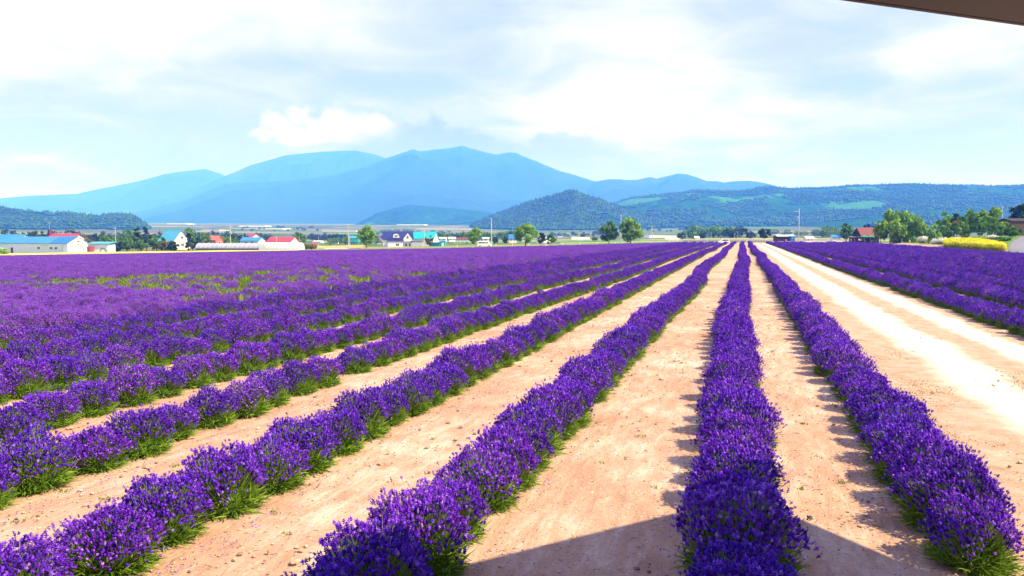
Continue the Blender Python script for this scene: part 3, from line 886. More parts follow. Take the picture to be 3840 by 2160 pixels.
def lavender_mesh(seed, nsp=760, nleaf=1300, bare=None, size=(0.60, 0.52, 0.66), pale=False, low=0.30):
    rg = np.random.default_rng(seed)
    rx, ry, rz = size
    # directions over the dome, thinning towards the skirt
    ct = rg.uniform(0.20, 1, nsp * 2) ** 0.85
    ph = rg.uniform(0, 2 * math.pi, nsp * 2)
    st = np.sqrt(1 - ct ** 2)
    d = np.stack([st * np.cos(ph), st * np.sin(ph), ct], 1)
    keep = rg.uniform(size=len(d)) < np.clip((ct - 0.31) * 3.6, 0.04, 1)
    if bare is not None:
        for bp_, cs in bare:
            b = np.array(bp_, float); b /= np.linalg.norm(b)
            keep &= ~((d @ b > cs + rg.normal(0, 0.03, len(d))) & (rg.uniform(size=len(d)) < 0.93))
    d = d[keep][:nsp]
    m = len(d)
    lump = 1 + 0.12 * np.sin(d[:, 0] * 6 + seed) * np.cos(d[:, 1] * 5 + seed * 2) + rg.normal(0, 0.055, m)
    lump += (rg.uniform(size=m) < 0.06) * rg.uniform(0.05, 0.16, m)
    tip = d * np.array([rx, ry, rz]) * lump[:, None] * 0.95
    tip[:, 2] += 0.02
    root = np.stack([rg.normal(0, 0.05, m), rg.normal(0, 0.05, m), np.full(m, 0.02)], 1)
    ax = tip - root; ax /= np.linalg.norm(ax, axis=1)[:, None]
    ax = ax + np.array([0, 0, 0.25]) + rg.normal(0, 0.16, (m, 3))
    ln = rg.uniform(0.032, 0.050, m); rad = rg.uniform(0.0145, 0.0205, m)
    tint = np.clip(rg.beta(2.0, 2.2, m) * 0.95 + (rg.uniform(size=m) < 0.13) * 0.35, 0, 1)
    hv, hf, ht = heads(tip, ax, ln, rad, tint, rg)
    # stems: visible last third, greyish
    sb = tip - ax / np.linalg.norm(ax, axis=1)[:, None] * rg.uniform(0.14, 0.26, m)[:, None]
    sv, sf, stt = blades(sb, tip, np.full(m, 0.0045), np.clip(rg.choice([0.75, 0.97], m, p=[0.7, 0.3]) + rg.normal(0, 0.04, m), 0, 1), rg)
    # leaves: narrow, fanning from the crown of the root, denser round the skirt
    nl = nleaf
    ct = rg.uniform(0.0, 1, nl) ** 1.9; ph = rg.uniform(0, 6.283, nl); st_ = np.sqrt(1 - ct ** 2)
    dl = np.stack([st_ * np.cos(ph), st_ * np.sin(ph), ct + 0.12], 1)
    reach = rg.uniform(0.62, 0.90, nl) + 0.02 * (ct < 0.3)
    tl = dl * np.array([rx, ry, rz * 0.86]) * reach[:, None]
    bl = tl * rg.uniform(0.55, 0.82, nl)[:, None] + rg.normal(0, 0.035, (nl, 3)); bl[:, 2] = np.abs(bl[:, 2]) * 0.9
    tl = tl + rg.normal(0, 0.045, tl.shape); tl[:, 2] = np.maximum(tl[:, 2], 0.015)
    lt = np.clip(rg.beta(2.2, 1.7, nl) * 0.92, 0, 0.88)
    lv, lf, ltt = blades(bl, tl, rg.uniform(0.009, 0.016, nl), lt, rg, 0.06)
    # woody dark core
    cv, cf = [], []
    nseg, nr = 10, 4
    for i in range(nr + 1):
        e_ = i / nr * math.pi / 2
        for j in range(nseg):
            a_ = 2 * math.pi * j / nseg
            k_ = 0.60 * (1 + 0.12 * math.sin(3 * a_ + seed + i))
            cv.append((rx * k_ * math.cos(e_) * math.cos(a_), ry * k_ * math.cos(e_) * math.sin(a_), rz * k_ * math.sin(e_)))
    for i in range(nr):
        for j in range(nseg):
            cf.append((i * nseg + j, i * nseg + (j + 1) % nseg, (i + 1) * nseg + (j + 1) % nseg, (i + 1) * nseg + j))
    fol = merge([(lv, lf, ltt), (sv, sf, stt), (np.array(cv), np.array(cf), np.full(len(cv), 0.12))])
    return (hv, hf, ht), fol


VARS = []           # (flowers object, foliage object, words)
variant_spec = [
    (None, 'full'), (None, 'dense'), ([((0.9, -0.55, 0.25), 0.86)], 'green skirt'), ([((0.75, -0.75, 0.35), 0.90)], 'leafy gap'),
    ([((0.2, -1.0, 0.5), 0.93)], 'leafy gap'), (None, 'uneven'), ([((0.95, -0.2, 0.15), 0.80)], 'green skirt'), (None, 'loose')]


def make_bush(i, words, loc=(0, 0, 0)):
    root = empty('lavender_bush', loc)
    fl, fo = LAV[i]
    a = bpy.data.objects.new('flower_spikes', fl); COL.objects.link(a); a.parent = root; a['kind'] = 'stuff'
    b = bpy.data.objects.new('foliage', fo); COL.objects.link(b); b.parent = root; b['kind'] = 'stuff'
    return root, a, b


LAV = []
for i, (bare, w) in enumerate(variant_spec):
    n_ = 950 if w == 'loose' else (1450 if w == 'dense' else 1280)
    sz = (0.57, 0.47, 0.66) if w != 'uneven' else (0.54, 0.50, 0.58)
    (hv, hf, ht), (fv, ff, ft) = lavender_mesh(100 + i * 7, n_, 1450, bare, sz)
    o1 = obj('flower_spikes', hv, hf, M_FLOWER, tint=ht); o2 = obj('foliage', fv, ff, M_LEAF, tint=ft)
    LAV.append((o1.data, o2.data)); bpy.data.objects.remove(o1); bpy.data.objects.remove(o2)

ROWS = [(2, 0.1, -0.04)]
PLANT = 0.86
row_x = {}
# order counted from the gravel track: row 1 stands against it on the near side
LEFT_ROWS = [(1, 2.16), (2, -0.02), (3, -2.85), (4, -5.62), (5, -8.3), (6, -10.8), (7, -13.4), (8, -16.05), (9, -18.7)]
RIGHT_ROWS = [(k, 8.5 + 2.72 * (k - 1)) for k in range(1, 12)]


def wobble(y, seed):
    return (vnoise(y * 0.045, 0 * y, seed) - 0.5) * 0.62 + (vnoise(y * 0.2, 0 * y + 4, seed) - 0.5) * 0.16


plants = []   # x, y, side, row, number
for side, rows in ((-1, LEFT_ROWS), (1, RIGHT_ROWS)):
    for k, x0 in rows:
        ys = np.arange(4.0 if side < 0 else 3.0, ROW_END_Y, PLANT)
        if side < 0 and k == 1:
            ys = ys + 4.15          # the row by the track ends short of the shelter
        r = np.random.default_rng(900 + k * 13 + side)
        ys = ys + r.normal(0, 0.05, len(ys))
        xs = x0 + wobble(ys, 40 + k + 20 * side) + r.normal(0, 0.035, len(ys))
        if side < 0 and 2 < k <= 6:
            xs = x0 + wobble(ys, 40 + k + 20 * side) * np.clip((ys - 6) / 40, 0.12, 1) + r.normal(0, 0.035, len(ys))
        if side < 0 and k <= 2:
            xs = x0 + wobble(ys, 40 + k + 20 * side) * np.clip((ys - 4) / 30, 0.1, 1) + r.normal(0, 0.035, len(ys))
        for j, (x, y) in enumerate(zip(xs, ys)):
            if side < 0 and y > 279 + (x + 20.3) * 1.0 and k > 6:
                continue
            plants.append((x, y, side, k, j, r.uniform(), r.uniform()))
P_ = np.array([(p[0], p[1]) for p in plants])
zc = P_ @ AX; tt = (P_ @ RX) / np.maximum(zc, 0.1)
inview = (zc > 5.2) & (np.abs(tt) < 0.65 + 0.75 / np.maximum(zc, 1)) & (((590 - 1470) / 1982.0 * zc + CAM_H) < 0.75)
order = np.argsort(np.where(inview, zc, 1e9))
near_ids = set(order[:298].tolist())

ORD = lambda n: '%d%s' % (n, 'th' if 10 <= n % 100 <= 20 else {1: 'st', 2: 'nd', 3: 'rd'}.get(n % 10, 'th'))
LOOK = ['dense purple lavender bush', 'tightly flowering purple lavender bush', 'lavender bush with a green leafy skirt', 'lavender bush with a leafy side gap',
        'lavender bush with a green front patch', 'low uneven purple lavender bush', 'lavender bush with a bare green side', 'loose purple lavender bush with stems showing']
counter = {}
first_of = {}
far = []
for q in np.argsort(P_[:, 1]):
    x, y, side, k, j, u1, u2 = plants[q]
    if zc[q] < 4.0 and not inview[q] and zc[q] < 0:
        continue
    if side < 0 and k >= 3:
        var = int(rng.choice(8, p=[0.13, 0.15, 0.20, 0.17, 0.07, 0.08, 0.12, 0.08]))
    else:
        var = int(rng.choice(8, p=[0.28, 0.30, 0.04, 0.05, 0.05, 0.16, 0.02, 0.10]))
    if side < 0 and k == 1 and j == 0: var = 6
    sz = rng.uniform(0.90, 1.12)
    s3 = (sz * rng.uniform(0.95, 1.1) * 0.98, sz * rng.uniform(0.97, 1.1), sz * rng.uniform(0.9, 1.12))
    if side > 0: s3 = (s3[0] * 0.98, s3[1], s3[2] * 0.92)
    if side < 0 and k >= 3: s3 = (s3[0] * (0.93 if k < 5 else 0.86), s3[1] * 1.06, s3[2] * (0.93 if k < 5 else 0.85))
    rz = rng.uniform(-0.35, 0.35) + (math.pi if (rng.uniform() < 0.5 and var in (0, 1, 5, 7)) else 0)
    if side < 0 and k == 1 and j == 0: rz = -1.0
    if rng.uniform() < 0.02 and zc[q] > 14: continue
    if q in near_ids:
        key = (side, k); counter[key] = counter.get(key, 0) + 1
        root, a, b = make_bush(var, '', (x, y, gz(x, y) - 0.02))
        root.rotation_euler = (0, 0, rz); root.scale = s3
        if side < 0:
            rowname = 'the row beside the gravel track' if k == 1 else 'the %s row from the gravel track' % ORD(k)
        else:
            rowname = 'the %s row beyond the gravel track' % ORD(k)
        tag(root, '%s, %s up %s' % (LOOK[var], ORD(counter[key]), rowname), 'lavender bush', 'lavender bushes planted in rows')
        first_of.setdefault(var, (a, b))
        first_of.setdefault(('root', var), root)
    else:
        if zc[q] > 3 and abs(tt[q]) < 1.0:
            if side > 0 and x > 37.0: continue
            far.append((x, y, gz(x, y) - 0.02, rz, s3, var))
bpy.context.view_layer.update()
vmap = [v for v in range(8)]
protos = [proto_objects([first_of[v][0], first_of[v][1]]) for v in range(8) if v in first_of]
have = [v for v in range(8) if v in first_of]
o = scatter('lavender_rows', [(a[0], a[1], a[2]) for a in far], [a[3] for a in far], [a[4] for a in far], [have.index(a[5]) if a[5] in have else 0 for a in far], protos)
tag(o, label='purple lavender rows running away to the far edge of the field', cat='lavender rows')


# the paler, closer planted field with weeds between the bushes
def pale_field():
    r = np.random.default_rng(31)
    n = 50000
    # uniform over the polygon's box, in view only
    x = r.uniform(-300, -20.8, n * 4); y = r.uniform(5, 290, n * 4)
    z_ = AX[0] * x + AX[1] * y; t_ = (RX[0] * x + RX[1] * y) / np.maximum(z_, 1)
    dist = z_
    keep = in_poly(x, y, PALE_POLY) & (z_ > 8) & (np.abs(t_) < 0.95)
    x, y, dist = x[keep], y[keep], dist[keep]
    # denser near, sparser (and bigger clumps) far away
    p = np.clip(45.0 / dist, 0.34, 1)
    k = r.uniform(size=len(x)) < p
    x, y, dist = x[k], y[k], dist[k]
    w = fbm(x * 0.14, y * 0.14, 77, 4)
    lim = 0.66 - 0.24 * np.exp(-((x + 40) / 20) ** 2 - ((y - 43) / 14) ** 2) - 0.09 * np.exp(-((dist - 60) / 22) ** 2)
    gap = (r.uniform(size=len(x)) < smooth(-0.05, 0.07, w - lim) * 0.85) & (dist < 110)
    weeds = np.stack([x, y], 1)[gap]
    x, y, dist = x[~gap], y[~gap], dist[~gap]
    m = len(x)
    s = r.uniform(0.85, 1.15, m) * np.clip(dist / 80, 0.95, 1.6)
    sc = np.stack([s, s, np.clip(s, 0, 1.1) * r.uniform(0.72, 0.95, m) * np.where(dist > 130, 0.75, 1.0)], -1)
    idx = r.choice(len(have), m)
    full = [i for i, v in enumerate(have) if v in (0, 1, 5, 7)]
    idx = r.choice(full, m)
    o = scatter('pale_lavender_field', np.stack([x, y, ground_z(x, y) - 0.03], -1), r.uniform(0, 6.28, m), sc, idx,
                [proto_objects([first_of[v][0], first_of[v][1]], setm={0: M_PALE}) for v in have])
    tag(o, label='paler purple lavender field beside the dark rows', cat='lavender field')
    print('pale', m, 'weeds', len(weeds))
    return weeds


WEEDS = pale_field()


def tufts(name, pts, mat, n_bl, h, w, spread, label=None, cat=None, tints=(0.1, 1.0), up=1.0, seed=5, parent=None, heads_=None):
    """joined blades of grass or stalks; pts (N,3)"""
    r = np.random.default_rng(seed)
    b = np.repeat(pts, n_bl, 0) + np.concatenate([r.normal(0, spread * 0.45, (len(pts) * n_bl, 2)), np.zeros((len(pts) * n_bl, 1))], 1)
    L = h * r.uniform(0.5, 1.15, len(b))
    d = np.stack([r.normal(0, 0.35, len(b)), r.normal(0, 0.35, len(b)), np.full(len(b), up)], 1)
    t = b + d * L[:, None]
    v, f, ti = blades(b, t, np.full(len(b), w) * r.uniform(0.6, 1.4, len(b)), r.uniform(tints[0], tints[1], len(b)), r, 0.05)
    o = obj(name, v, f, mat, parent, tint=ti)
    if kind_stuff_names is not None: tag(o, kind='stuff')
    if label: tag(o, label=label, cat=cat)
    return o


kind_stuff_names = True
wr = np.random.default_rng(12)
WD = WEEDS @ AX
WEEDS = WEEDS[(WD < 75) | (wr.uniform(size=len(WD)) < 0.5)]
if len(WEEDS) > 6000: WEEDS = WEEDS[wr.choice(len(WEEDS), 6000, replace=False)]
tufts('weeds', np.column_stack([WEEDS, ground_z(WEEDS[:, 0], WEEDS[:, 1])]), M_WEED, 26, 0.44, 0.05, 1.0, 'yellow green weeds in the gaps of the pale lavender', 'weeds')

# dry grass on the verge between the track and the nearest row
n = 2600
vy = 6 + wr.uniform(0, 1, n) ** 1.7 * 90; vx = wr.normal(3.35, 0.30, n)
vy2 = 6 + wr.uniform(0, 1, 900) ** 1.6 * 90; vx2 = wr.normal(5.8, 0.42, 900)
vx = np.concatenate([vx, vx2]); vy = np.concatenate([vy, vy2])
k = vnoise(vx * 0.6, vy * 0.35, 5) > 0.48
tufts('dry_grass', np.column_stack([vx[k], vy[k], ground_z(vx[k], vy[k])]), M_STRAW, 7, 0.055, 0.012, 0.22, 'short dry grass on the verges of the gravel track', 'grass', up=0.5)
# small weeds sprouting here and there on the bare soil
n = 170
sx_ = wr.uniform(-14, 3, n); sy_ = 6 + wr.uniform(0, 1, n) ** 1.3 * 40
tufts('seedling_weeds', np.column_stack([sx_, sy_, ground_z(sx_, sy_)]), M_WEED, 16, 0.06, 0.012, 0.09, 'small green weeds sprouting on the bare soil', 'weeds', up=0.5, seed=9)
gx = np.array([3.5, 3.35, 3.7, 3.9, 3.1]); gy = np.array([7.15, 7.6, 6.9, 7.3, 6.8])
tufts('seedling_weeds', np.column_stack([gx, gy, ground_z(gx, gy)]), M_WEED, 60, 0.10, 0.014, 0.26, 'bright green weeds by the near end of the track side row', 'weeds', up=0.6, seed=10)
# fallen bits of stalk on the soil
n = 4200
sx_ = wr.uniform(-16, 3.2, n); sy_ = 5.5 + wr.uniform(0, 1, n) ** 1.5 * 34
b_ = np.column_stack([sx_, sy_, ground_z(sx_, sy_) + 0.012]); a_ = wr.uniform(0, 6.28, n); L_ = wr.uniform(0.02, 0.10, n)
v, f, ti = blades(b_, b_ + np.column_stack([np.cos(a_) * L_, np.sin(a_) * L_, np.full(n, 0.006)]), np.full(n, 0.006), wr.uniform(0, 0.5, n), wr, 0.05)
tag(obj('plant_litter', v, f, M_BARK), label='dry stalks scattered on the bare soil', cat='litter', kind='stuff')
# stones
n = 15000
sx_ = wr.uniform(-16, 9.5, n); sy_ = 5 + wr.uniform(0, 1, n) ** 1.6 * 30
M_STONE = paint('pale_stone', (0.50, 0.38, 0.29), 0.9, 0.35, 3)
M_STONE2 = paint('brown_stone', (0.24, 0.15, 0.11), 0.9, 0.35, 3)
s_ = 0.010 + wr.exponential(0.010, n); s_ = np.clip(s_, 0, 0.07)
o = scatter('stones', np.column_stack([sx_, sy_, ground_z(sx_, sy_) + 0.002]), wr.uniform(0, 6.28, n), np.stack([s_ * 1.3, s_, s_ * 0.7], -1), wr.choice(2, n, p=[0.6, 0.4]),
            [proto_blob(M_STONE, 3, 'stone'), proto_blob(M_STONE2, 4, 'stone')])
tag(o, label='small stones strewn over the bare soil', cat='stones')


# clods of dry earth, and fallen florets beside the rows
n = 2600
sx_ = wr.uniform(-16, 8.0, n); sy_ = 5.5 + wr.uniform(0, 1, n) ** 1.4 * 40
M_CLOD = paint('dry_clod', (0.42, 0.26, 0.20), 0.95, 0.25, 6)
s_ = np.clip(0.02 + wr.exponential(0.018, n), 0, 0.10)
o = scatter('clods', np.column_stack([sx_, sy_, ground_z(sx_, sy_)]), wr.uniform(0, 6.28, n), np.stack([s_ * 1.5, s_ * 1.1, s_ * 0.55], -1), np.zeros(n, int), [proto_blob(M_CLOD, 9, 'stone')])
tag(o, label='crumbled clods of dry earth on the bare strips', cat='clods')
n = 9000
rc = wr.choice([q[1] for q in LEFT_ROWS[:5]], n); fy = 5.5 + wr.uniform(0, 1, n) ** 1.5 * 40
fx = rc + np.where(wr.uniform(size=n) < 0.5, -1, 1) * (0.50 + np.abs(wr.normal(0, 0.22, n)))
b_ = np.column_stack([fx, fy, ground_z(fx, fy) + 0.012]); a_ = wr.uniform(0, 6.28, n); L_ = wr.uniform(0.008, 0.022, n)
v, f, ti = blades(b_, b_ + np.column_stack([np.cos(a_) * L_, np.sin(a_) * L_, np.full(n, 0.004)]), np.full(n, 0.012), wr.uniform(0.1, 0.8, n), wr, 0.05)
tag(obj('fallen_florets', v, f, M_FLOWER, tint=ti), label='fallen purple florets on the soil along the rows', cat='florets', kind='stuff')


# ------------------------------------------------------------------ shelter the photograph was taken from
def make_shelter():
    zt = SHELTER_H
    e1 = SHELTER_E
    # the corner of the eaves, placed so that its shadow falls where the photo has it
    C = np.array(SHELTER_C)
    e2 = np.array([e1[1], -e1[0]])
    L1, L2 = 12.6, 7.6
    ang = math.atan2(e2[1], e2[0])
    root = empty('shelter', (C[0], C[1], 0), ang)
    tag(root, 'brown eaves of the viewing shelter hanging in at the upper corner', 'shelter')
    # local: +x along e2, +y backwards along -e1
    # eaves board
    MB().box((L2 / 2, 0.02, zt + 0.08), (L2, 0.04, 0.16)).build('fascia', M_FASCIA, root)      # far end
    MB().box((0.02, -L1 / 2 - 0.0, zt + 0.08), (0.04, L1 - 0.045, 0.16)).build('fascia', M_FASCIA, root)
    MB().box((L2 - 0.02, -L1 / 2, zt + 0.08), (0.04, L1 - 0.045, 0.16)).build('fascia', M_FASCIA, root)
    # soffit strip behind the fascia
    MB().box((0.25, -L1 / 2, zt + 0.012), (0.40, L1 - 0.1, 0.02)).build('soffit', M_FASCIA, root)
    MB().box((0.37 + (L2 - 0.40) / 2 + 0.03, -0.37, zt + 0.012), (L2 - 0.80, 0.64, 0.02)).build('soffit', M_FASCIA, root)
    for i in range(19):
        MB().box((L2 / 2 + 0.3, -0.95 - i * 0.6, zt + 0.07), (L2 - 0.8, 0.09, 0.13)).build('rafter', M_DARKWOOD, root)
    r = MB()
    r.prism([(0.5, zt + 0.32), (L2 / 2, zt + 1.3), (L2 - 0.5, zt + 0.32), (L2 - 0.5, zt + 0.38), (L2 / 2, zt + 1.38), (0.5, zt + 0.38)], -L1 + 0.6, -0.5)
    r.build('roof', M_DARKWOOD, root)
    MB().box((L2 / 2, -L1 / 2, zt + 0.15), (L2 - 0.1, L1 - 0.1, 0.02)).build('ceiling', M_DARKWOOD, root)
    for ch in root.children:
        for vv in ch.data.vertices: vv.co.z += SHELTER_M * vv.co.y
    for px, py in ((1.0, -11.6), (6.6, -11.6), (7.1, -1.0)):
        zb = 0.0
        ht = zt + SHELTER_M * py + 0.1
        MB().box((px, py, ht / 2), (0.18, 0.18, ht), bev=0.015).build('post', M_DARKWOOD, root)
    k = 0
    for i in range(9):
        MB().box((3.9, -9.3 - i * 0.36, 1.48), (5.4, 0.34, 0.04)).build('deck_board', M_BROWNB, root)
    MB().box((3.9, -10.75, 1.40), (5.2, 3.0, 0.11)).build('deck_frame', M_DARKWOOD, root)


SHELTER_E = np.array([0.6990, 0.7150])
SHELTER_M = 0.05       # the roof rises this much per metre towards the view
SHELTER_H = 4.82       # eaves height at the corner


def solve_corner():
    """corner of the eaves whose shadow falls on the soil where the photograph has it"""
    d = CAM_H * FPX / (503.6 - HOR)
    g = np.array(gp(741 * 3.75, d))
    return g + np.array([math.cos(SUN_AZ), math.sin(SUN_AZ)]) * (SHELTER_H + 0.16) / math.tan(SUN_EL)


SHELTER_C = solve_corner()
make_shelter()


# ------------------------------------------------------------------ trees
def crown_mesh(seed, w, h, n_clump, n_leaf, leaf, shape='round', base=0.2):
    r = np.random.default_rng(seed)
    c = []
    while len(c) < n_clump:
        p = r.uniform(-1, 1, 3)
        if p @ p > 1: continue
        if p @ p < 0.22 and r.uniform() < 0.6: continue
        zz = (p[2] + 1) / 2
        if shape == 'round': k = 1.0
        elif shape == 'tall': k = 0.55 + 0.45 * math.sin(math.pi * min(1, zz * 0.9 + 0.12))
        elif shape == 'cone': k = 1.35 * (1 - zz) + 0.08
        elif shape == 'weep': k = 1.05 + 0.15 * (1 - zz)
        elif shape == 'layer': k = (1.15 - 0.6 * zz) * (1.0 if (int(zz * 5) % 2 == 0) else 0.45)
        c.append((p[0] * w / 2 * k, p[1] * w / 2 * k, base + zz * (h - base), r.uniform(0.7, 1.3), r.uniform(0, 1)))
    c = np.array(c)
    ids = r.integers(0, n_clump, n_leaf)
    cr = w * {'round': 0.14, 'tall': 0.16, 'cone': 0.12, 'weep': 0.12, 'layer': 0.15}[shape] * c[ids, 3]
    off = r.normal(size=(n_leaf, 3)); off /= np.linalg.norm(off, axis=1)[:, None]
    off *= (r.uniform(0.3, 1.05, n_leaf) * cr)[:, None]
    off[:, 2] *= 0.55 if shape == 'layer' else (1.5 if shape == 'weep' else 0.85)
    p = c[ids, :3] + off
    p[:, 2] = np.maximum(p[:, 2], base * 0.6)
    if shape == 'weep':
        p[:, 2] -= 0.12 * (np.hypot(p[:, 0], p[:, 1]) / (w / 2)) ** 2 * h
        p[:, 2] = np.maximum(p[:, 2], 0.15)
    u = r.normal(size=(n_leaf, 3)); u /= np.linalg.norm(u, axis=1)[:, None]
    nrm = off / (np.linalg.norm(off, axis=1)[:, None] + 1e-6) + r.normal(0, 0.5, off.shape)
    a = np.cross(u, nrm); a /= np.linalg.norm(a, axis=1)[:, None] + 1e-9
    b = np.cross(nrm, a); b /= np.linalg.norm(b, axis=1)[:, None] + 1e-9
    s = leaf * r.uniform(0.6, 1.4, n_leaf)[:, None]
    if shape == 'weep': b = b * 0.6 + np.array([0, 0, -0.9])
    v = np.stack([p - a * s * 0.5, p - b * s * 0.55, p + a * s * 0.5, p + b * s * 0.7], 1)
    f = np.arange(n_leaf * 4).reshape(-1, 4)
    tint = np.clip(c[ids, 4] * 0.55 + r.uniform(0, 0.45, n_leaf), 0, 1)
    return v.reshape(-1, 3), f, np.repeat(tint, 4), c


TREE_N = 0


def tree(sx, zc, w_px, h_px, shape, mat, label, group=None, bark=None, name='tree', leafn=2400, sy=None, cat='tree', base=None, lift=0.0):
    """w_px, h_px: size in the 3840 px wide photograph at depth zc"""
    global TREE_N
    TREE_N += 1
    k = zc / 2955.0
    w, h = w_px * k, h_px * k
    x, y = gp(sx, zc)
    z = gz(x, y) + lift
    if sy is not None:      # stands where the photo shows its foot, if the land there is hidden
        z = CAM_H + (HOR * 3.75 - sy) * k
        z = max(z, gz(x, y) - 0.3)
    root = empty(name, (x, y, z), TREE_N * 1.3)
    tag(root, label, cat, group)
    b0 = (0.16 * h if shape in ('round', 'tall') else 0.08 * h) if base is None else base * h
    leaf = max(0.25, w * 0.042 + 0.14)
    if shape == 'tall': leaf *= 1.2
    v, f, t, c = crown_mesh(500 + TREE_N, w, h, 42 if w > 4 else 26, leafn, leaf, shape, b0)
    obj('crown', v, f, mat, root, tint=t)['kind'] = 'stuff'
    m = MB()
    tr = max(0.08, h * 0.022)
    top = Vector((0.05 * w, 0.02 * w, h * 0.72))
    mid = Vector((-0.03 * w, 0.02 * w, h * 0.38))
    m.tube((0, 0, -0.3), mid, tr * 1.25, tr * 0.8, 7); m.tube(mid, top, tr * 0.8, tr * 0.25, 6)
    for q in range(7):
        a, bb = c[(q * 5) % len(c)], 0.25 + 0.06 * q
        m.tube(mid.lerp(top, bb) if q % 2 else Vector((0, 0, h * 0.2)).lerp(mid, 0.5 + 0.07 * q), (a[0] * 0.85, a[1] * 0.85, a[2]), tr * 0.4, tr * 0.1, 4)
    m.build('trunk', bark or M_BARK, root)
    return root


# along the far edge of the field
tree(1376, 285, 62, 88, 'tall', M_TREE_LIGHT, 'slender light green birch left of the navy roofed house', bark=M_BIRCH)
tree(1784, 292, 52, 70, 'tall', M_TREE_LIGHT, 'small upright tree just behind the parked white van', bark=M_BIRCH)
tree(1970, 282, 86, 84, 'round', M_TREE_LIGHT, 'large round bright green tree standing alone at the field edge', leafn=4200)
tree(2028, 330, 36, 46, 'round', M_TREE_DARK, 'dark tree partly behind the large round tree')
tree(2065, 325, 42, 44, 'cone', M_TREE, 'green cone shaped shrub tree beside the large round tree')
tree(1894, 380, 24, 30, 'round', M_TREE_DARK, 'small dark tree beside the blue domed roof')
tree(2283, 285, 66, 84, 'tall', M_TREE, 'darker and narrower of the two birches at the field edge', bark=M_BIRCH, leafn=3400)
tree(2363, 285, 84, 98, 'tall', M_TREE_LIGHT, 'taller and brighter of the two birches at the field edge', bark=M_BIRCH, leafn=4200)
tree(1610, 330, 34, 40, 'round', M_TREE_OLIVE, 'small yellowish tree at the end of the turquoise roofed barn')
tree(1857, 420, 26, 26, 'round', M_TREE_DARK, 'low dark tree left of the blue domed roof')
tree(1715, 700, 66, 30, 'round', M_TREE_DARK, 'wide dark clump of trees out on the plain')
tree(1745, 520, 40, 26, 'round', M_TREE, 'round tree behind the long white shed')
tree(2866, 330, 44, 50, 'round', M_TREE_DARK, 'dark mushroom shaped tree standing alone beyond the parked white car', base=0.3)
for i, (sx, d, w, h, lab) in enumerate(((2555, 520, 34, 26, 'small tree left of the little white house on the plain'), (2600, 560, 42, 26, 'bushy tree beside the little white house on the plain'),
                                   (2635, 540, 34, 24, 'low tree right of the little white house on the plain'), (2700, 700, 120, 44, 'wide dark copse behind the parked white car'),
                                   (2760, 640, 90, 40, 'dense dark copse right of the parked white car'), (2620, 800, 110, 40, 'dark copse at the foot of the wooded hill'),
                                   (2812, 520, 40, 26, 'small round tree next to the dark mushroom shaped tree'), (2230, 520, 26, 16, 'tiny round tree out on the green plain'))):
    tree(sx, d, w, h, 'round', (M_TREE_DARK, M_TREE)[i % 2], lab, 'trees on the plain beyond the field', leafn=1300)

# around the houses on the far side of the left field
spec = [(8, 265, 40, 22, 'round', M_TREE_LIGHT, 'small green bush in front of the blue roofed barn'),
        (293, 330, 26, 52, 'tall', M_TREE_OLIVE, 'yellow green treetop rising behind the red roof'),
        (337, 320, 52, 44, 'round', M_TREE_OLIVE, 'orange tinged bushy tree behind the red roofed house'),
        (405, 330, 40, 52, 'tall', M_TREE, 'upright tree left of the short power pole'),
        (440, 318, 44, 34, 'round', M_TREE_DARK, 'dark rounded tree under the short power pole'),
        (475, 322, 42, 42, 'round', M_TREE, 'olive tree right of the short power pole'),
        (519, 312, 46, 84, 'layer', M_TREE_DARK, 'flat topped pine with layered branches'),
        (551, 318, 36, 92, 'layer', M_TREE_DARK, 'tallest pine beside the flat topped pine'),
        (530, 300, 40, 40, 'round', M_TREE, 'bush beneath the two layered pines'),
        (590, 310, 50, 54, 'round', M_TREE, 'round tree left of the cyan roofed house'),
        (622, 300, 44, 36, 'round', M_TREE_OLIVE, 'low tree in front of the cyan roofed house'),
        (650, 298, 36, 34, 'round', M_TREE_DARK, 'dark bush before the gable of the cyan roofed house'),
        (708, 300, 34, 72, 'cone', M_TREE_DARK, 'dark spiky conifer right of the cyan roofed house'),
        (725, 310, 34, 46, 'round', M_TREE_DARK, 'dark shrub beside the spiky conifer'),
        (745, 330, 28, 54, 'cone', M_TREE_DARK, 'narrow dark conifer next to the salmon house'),
        (770, 335, 44, 50, 'round', M_TREE, 'rounded tree left of the salmon house'),
        (850, 380, 70, 44, 'round', M_TREE, 'broad tree between the salmon house and the tall power pole'),
        (880, 400, 44, 46, 'round', M_TREE_DARK, 'dark tree behind the tall power pole'),
        (920, 420, 20, 52, 'cone', M_TREE_DARK, 'pointed conifer left of the white house with pale blue roof'),
        (1123, 420, 46, 52, 'round', M_TREE, 'hazy round tree right of the red roofed shed'),
        (1150, 300, 60, 14, 'round', M_TREE_OLIVE, 'low bushes at the end of the long greenhouse'),
        (1452, 345, 22, 8, 'round', M_TREE_DARK, 'low dark shrub at the corner of the navy roofed house')]
for sx, d, w, h, shp, mt, lab in spec:
    tree(sx, d, w * 1.12, h * 1.08, shp, mt, lab, leafn=2200)
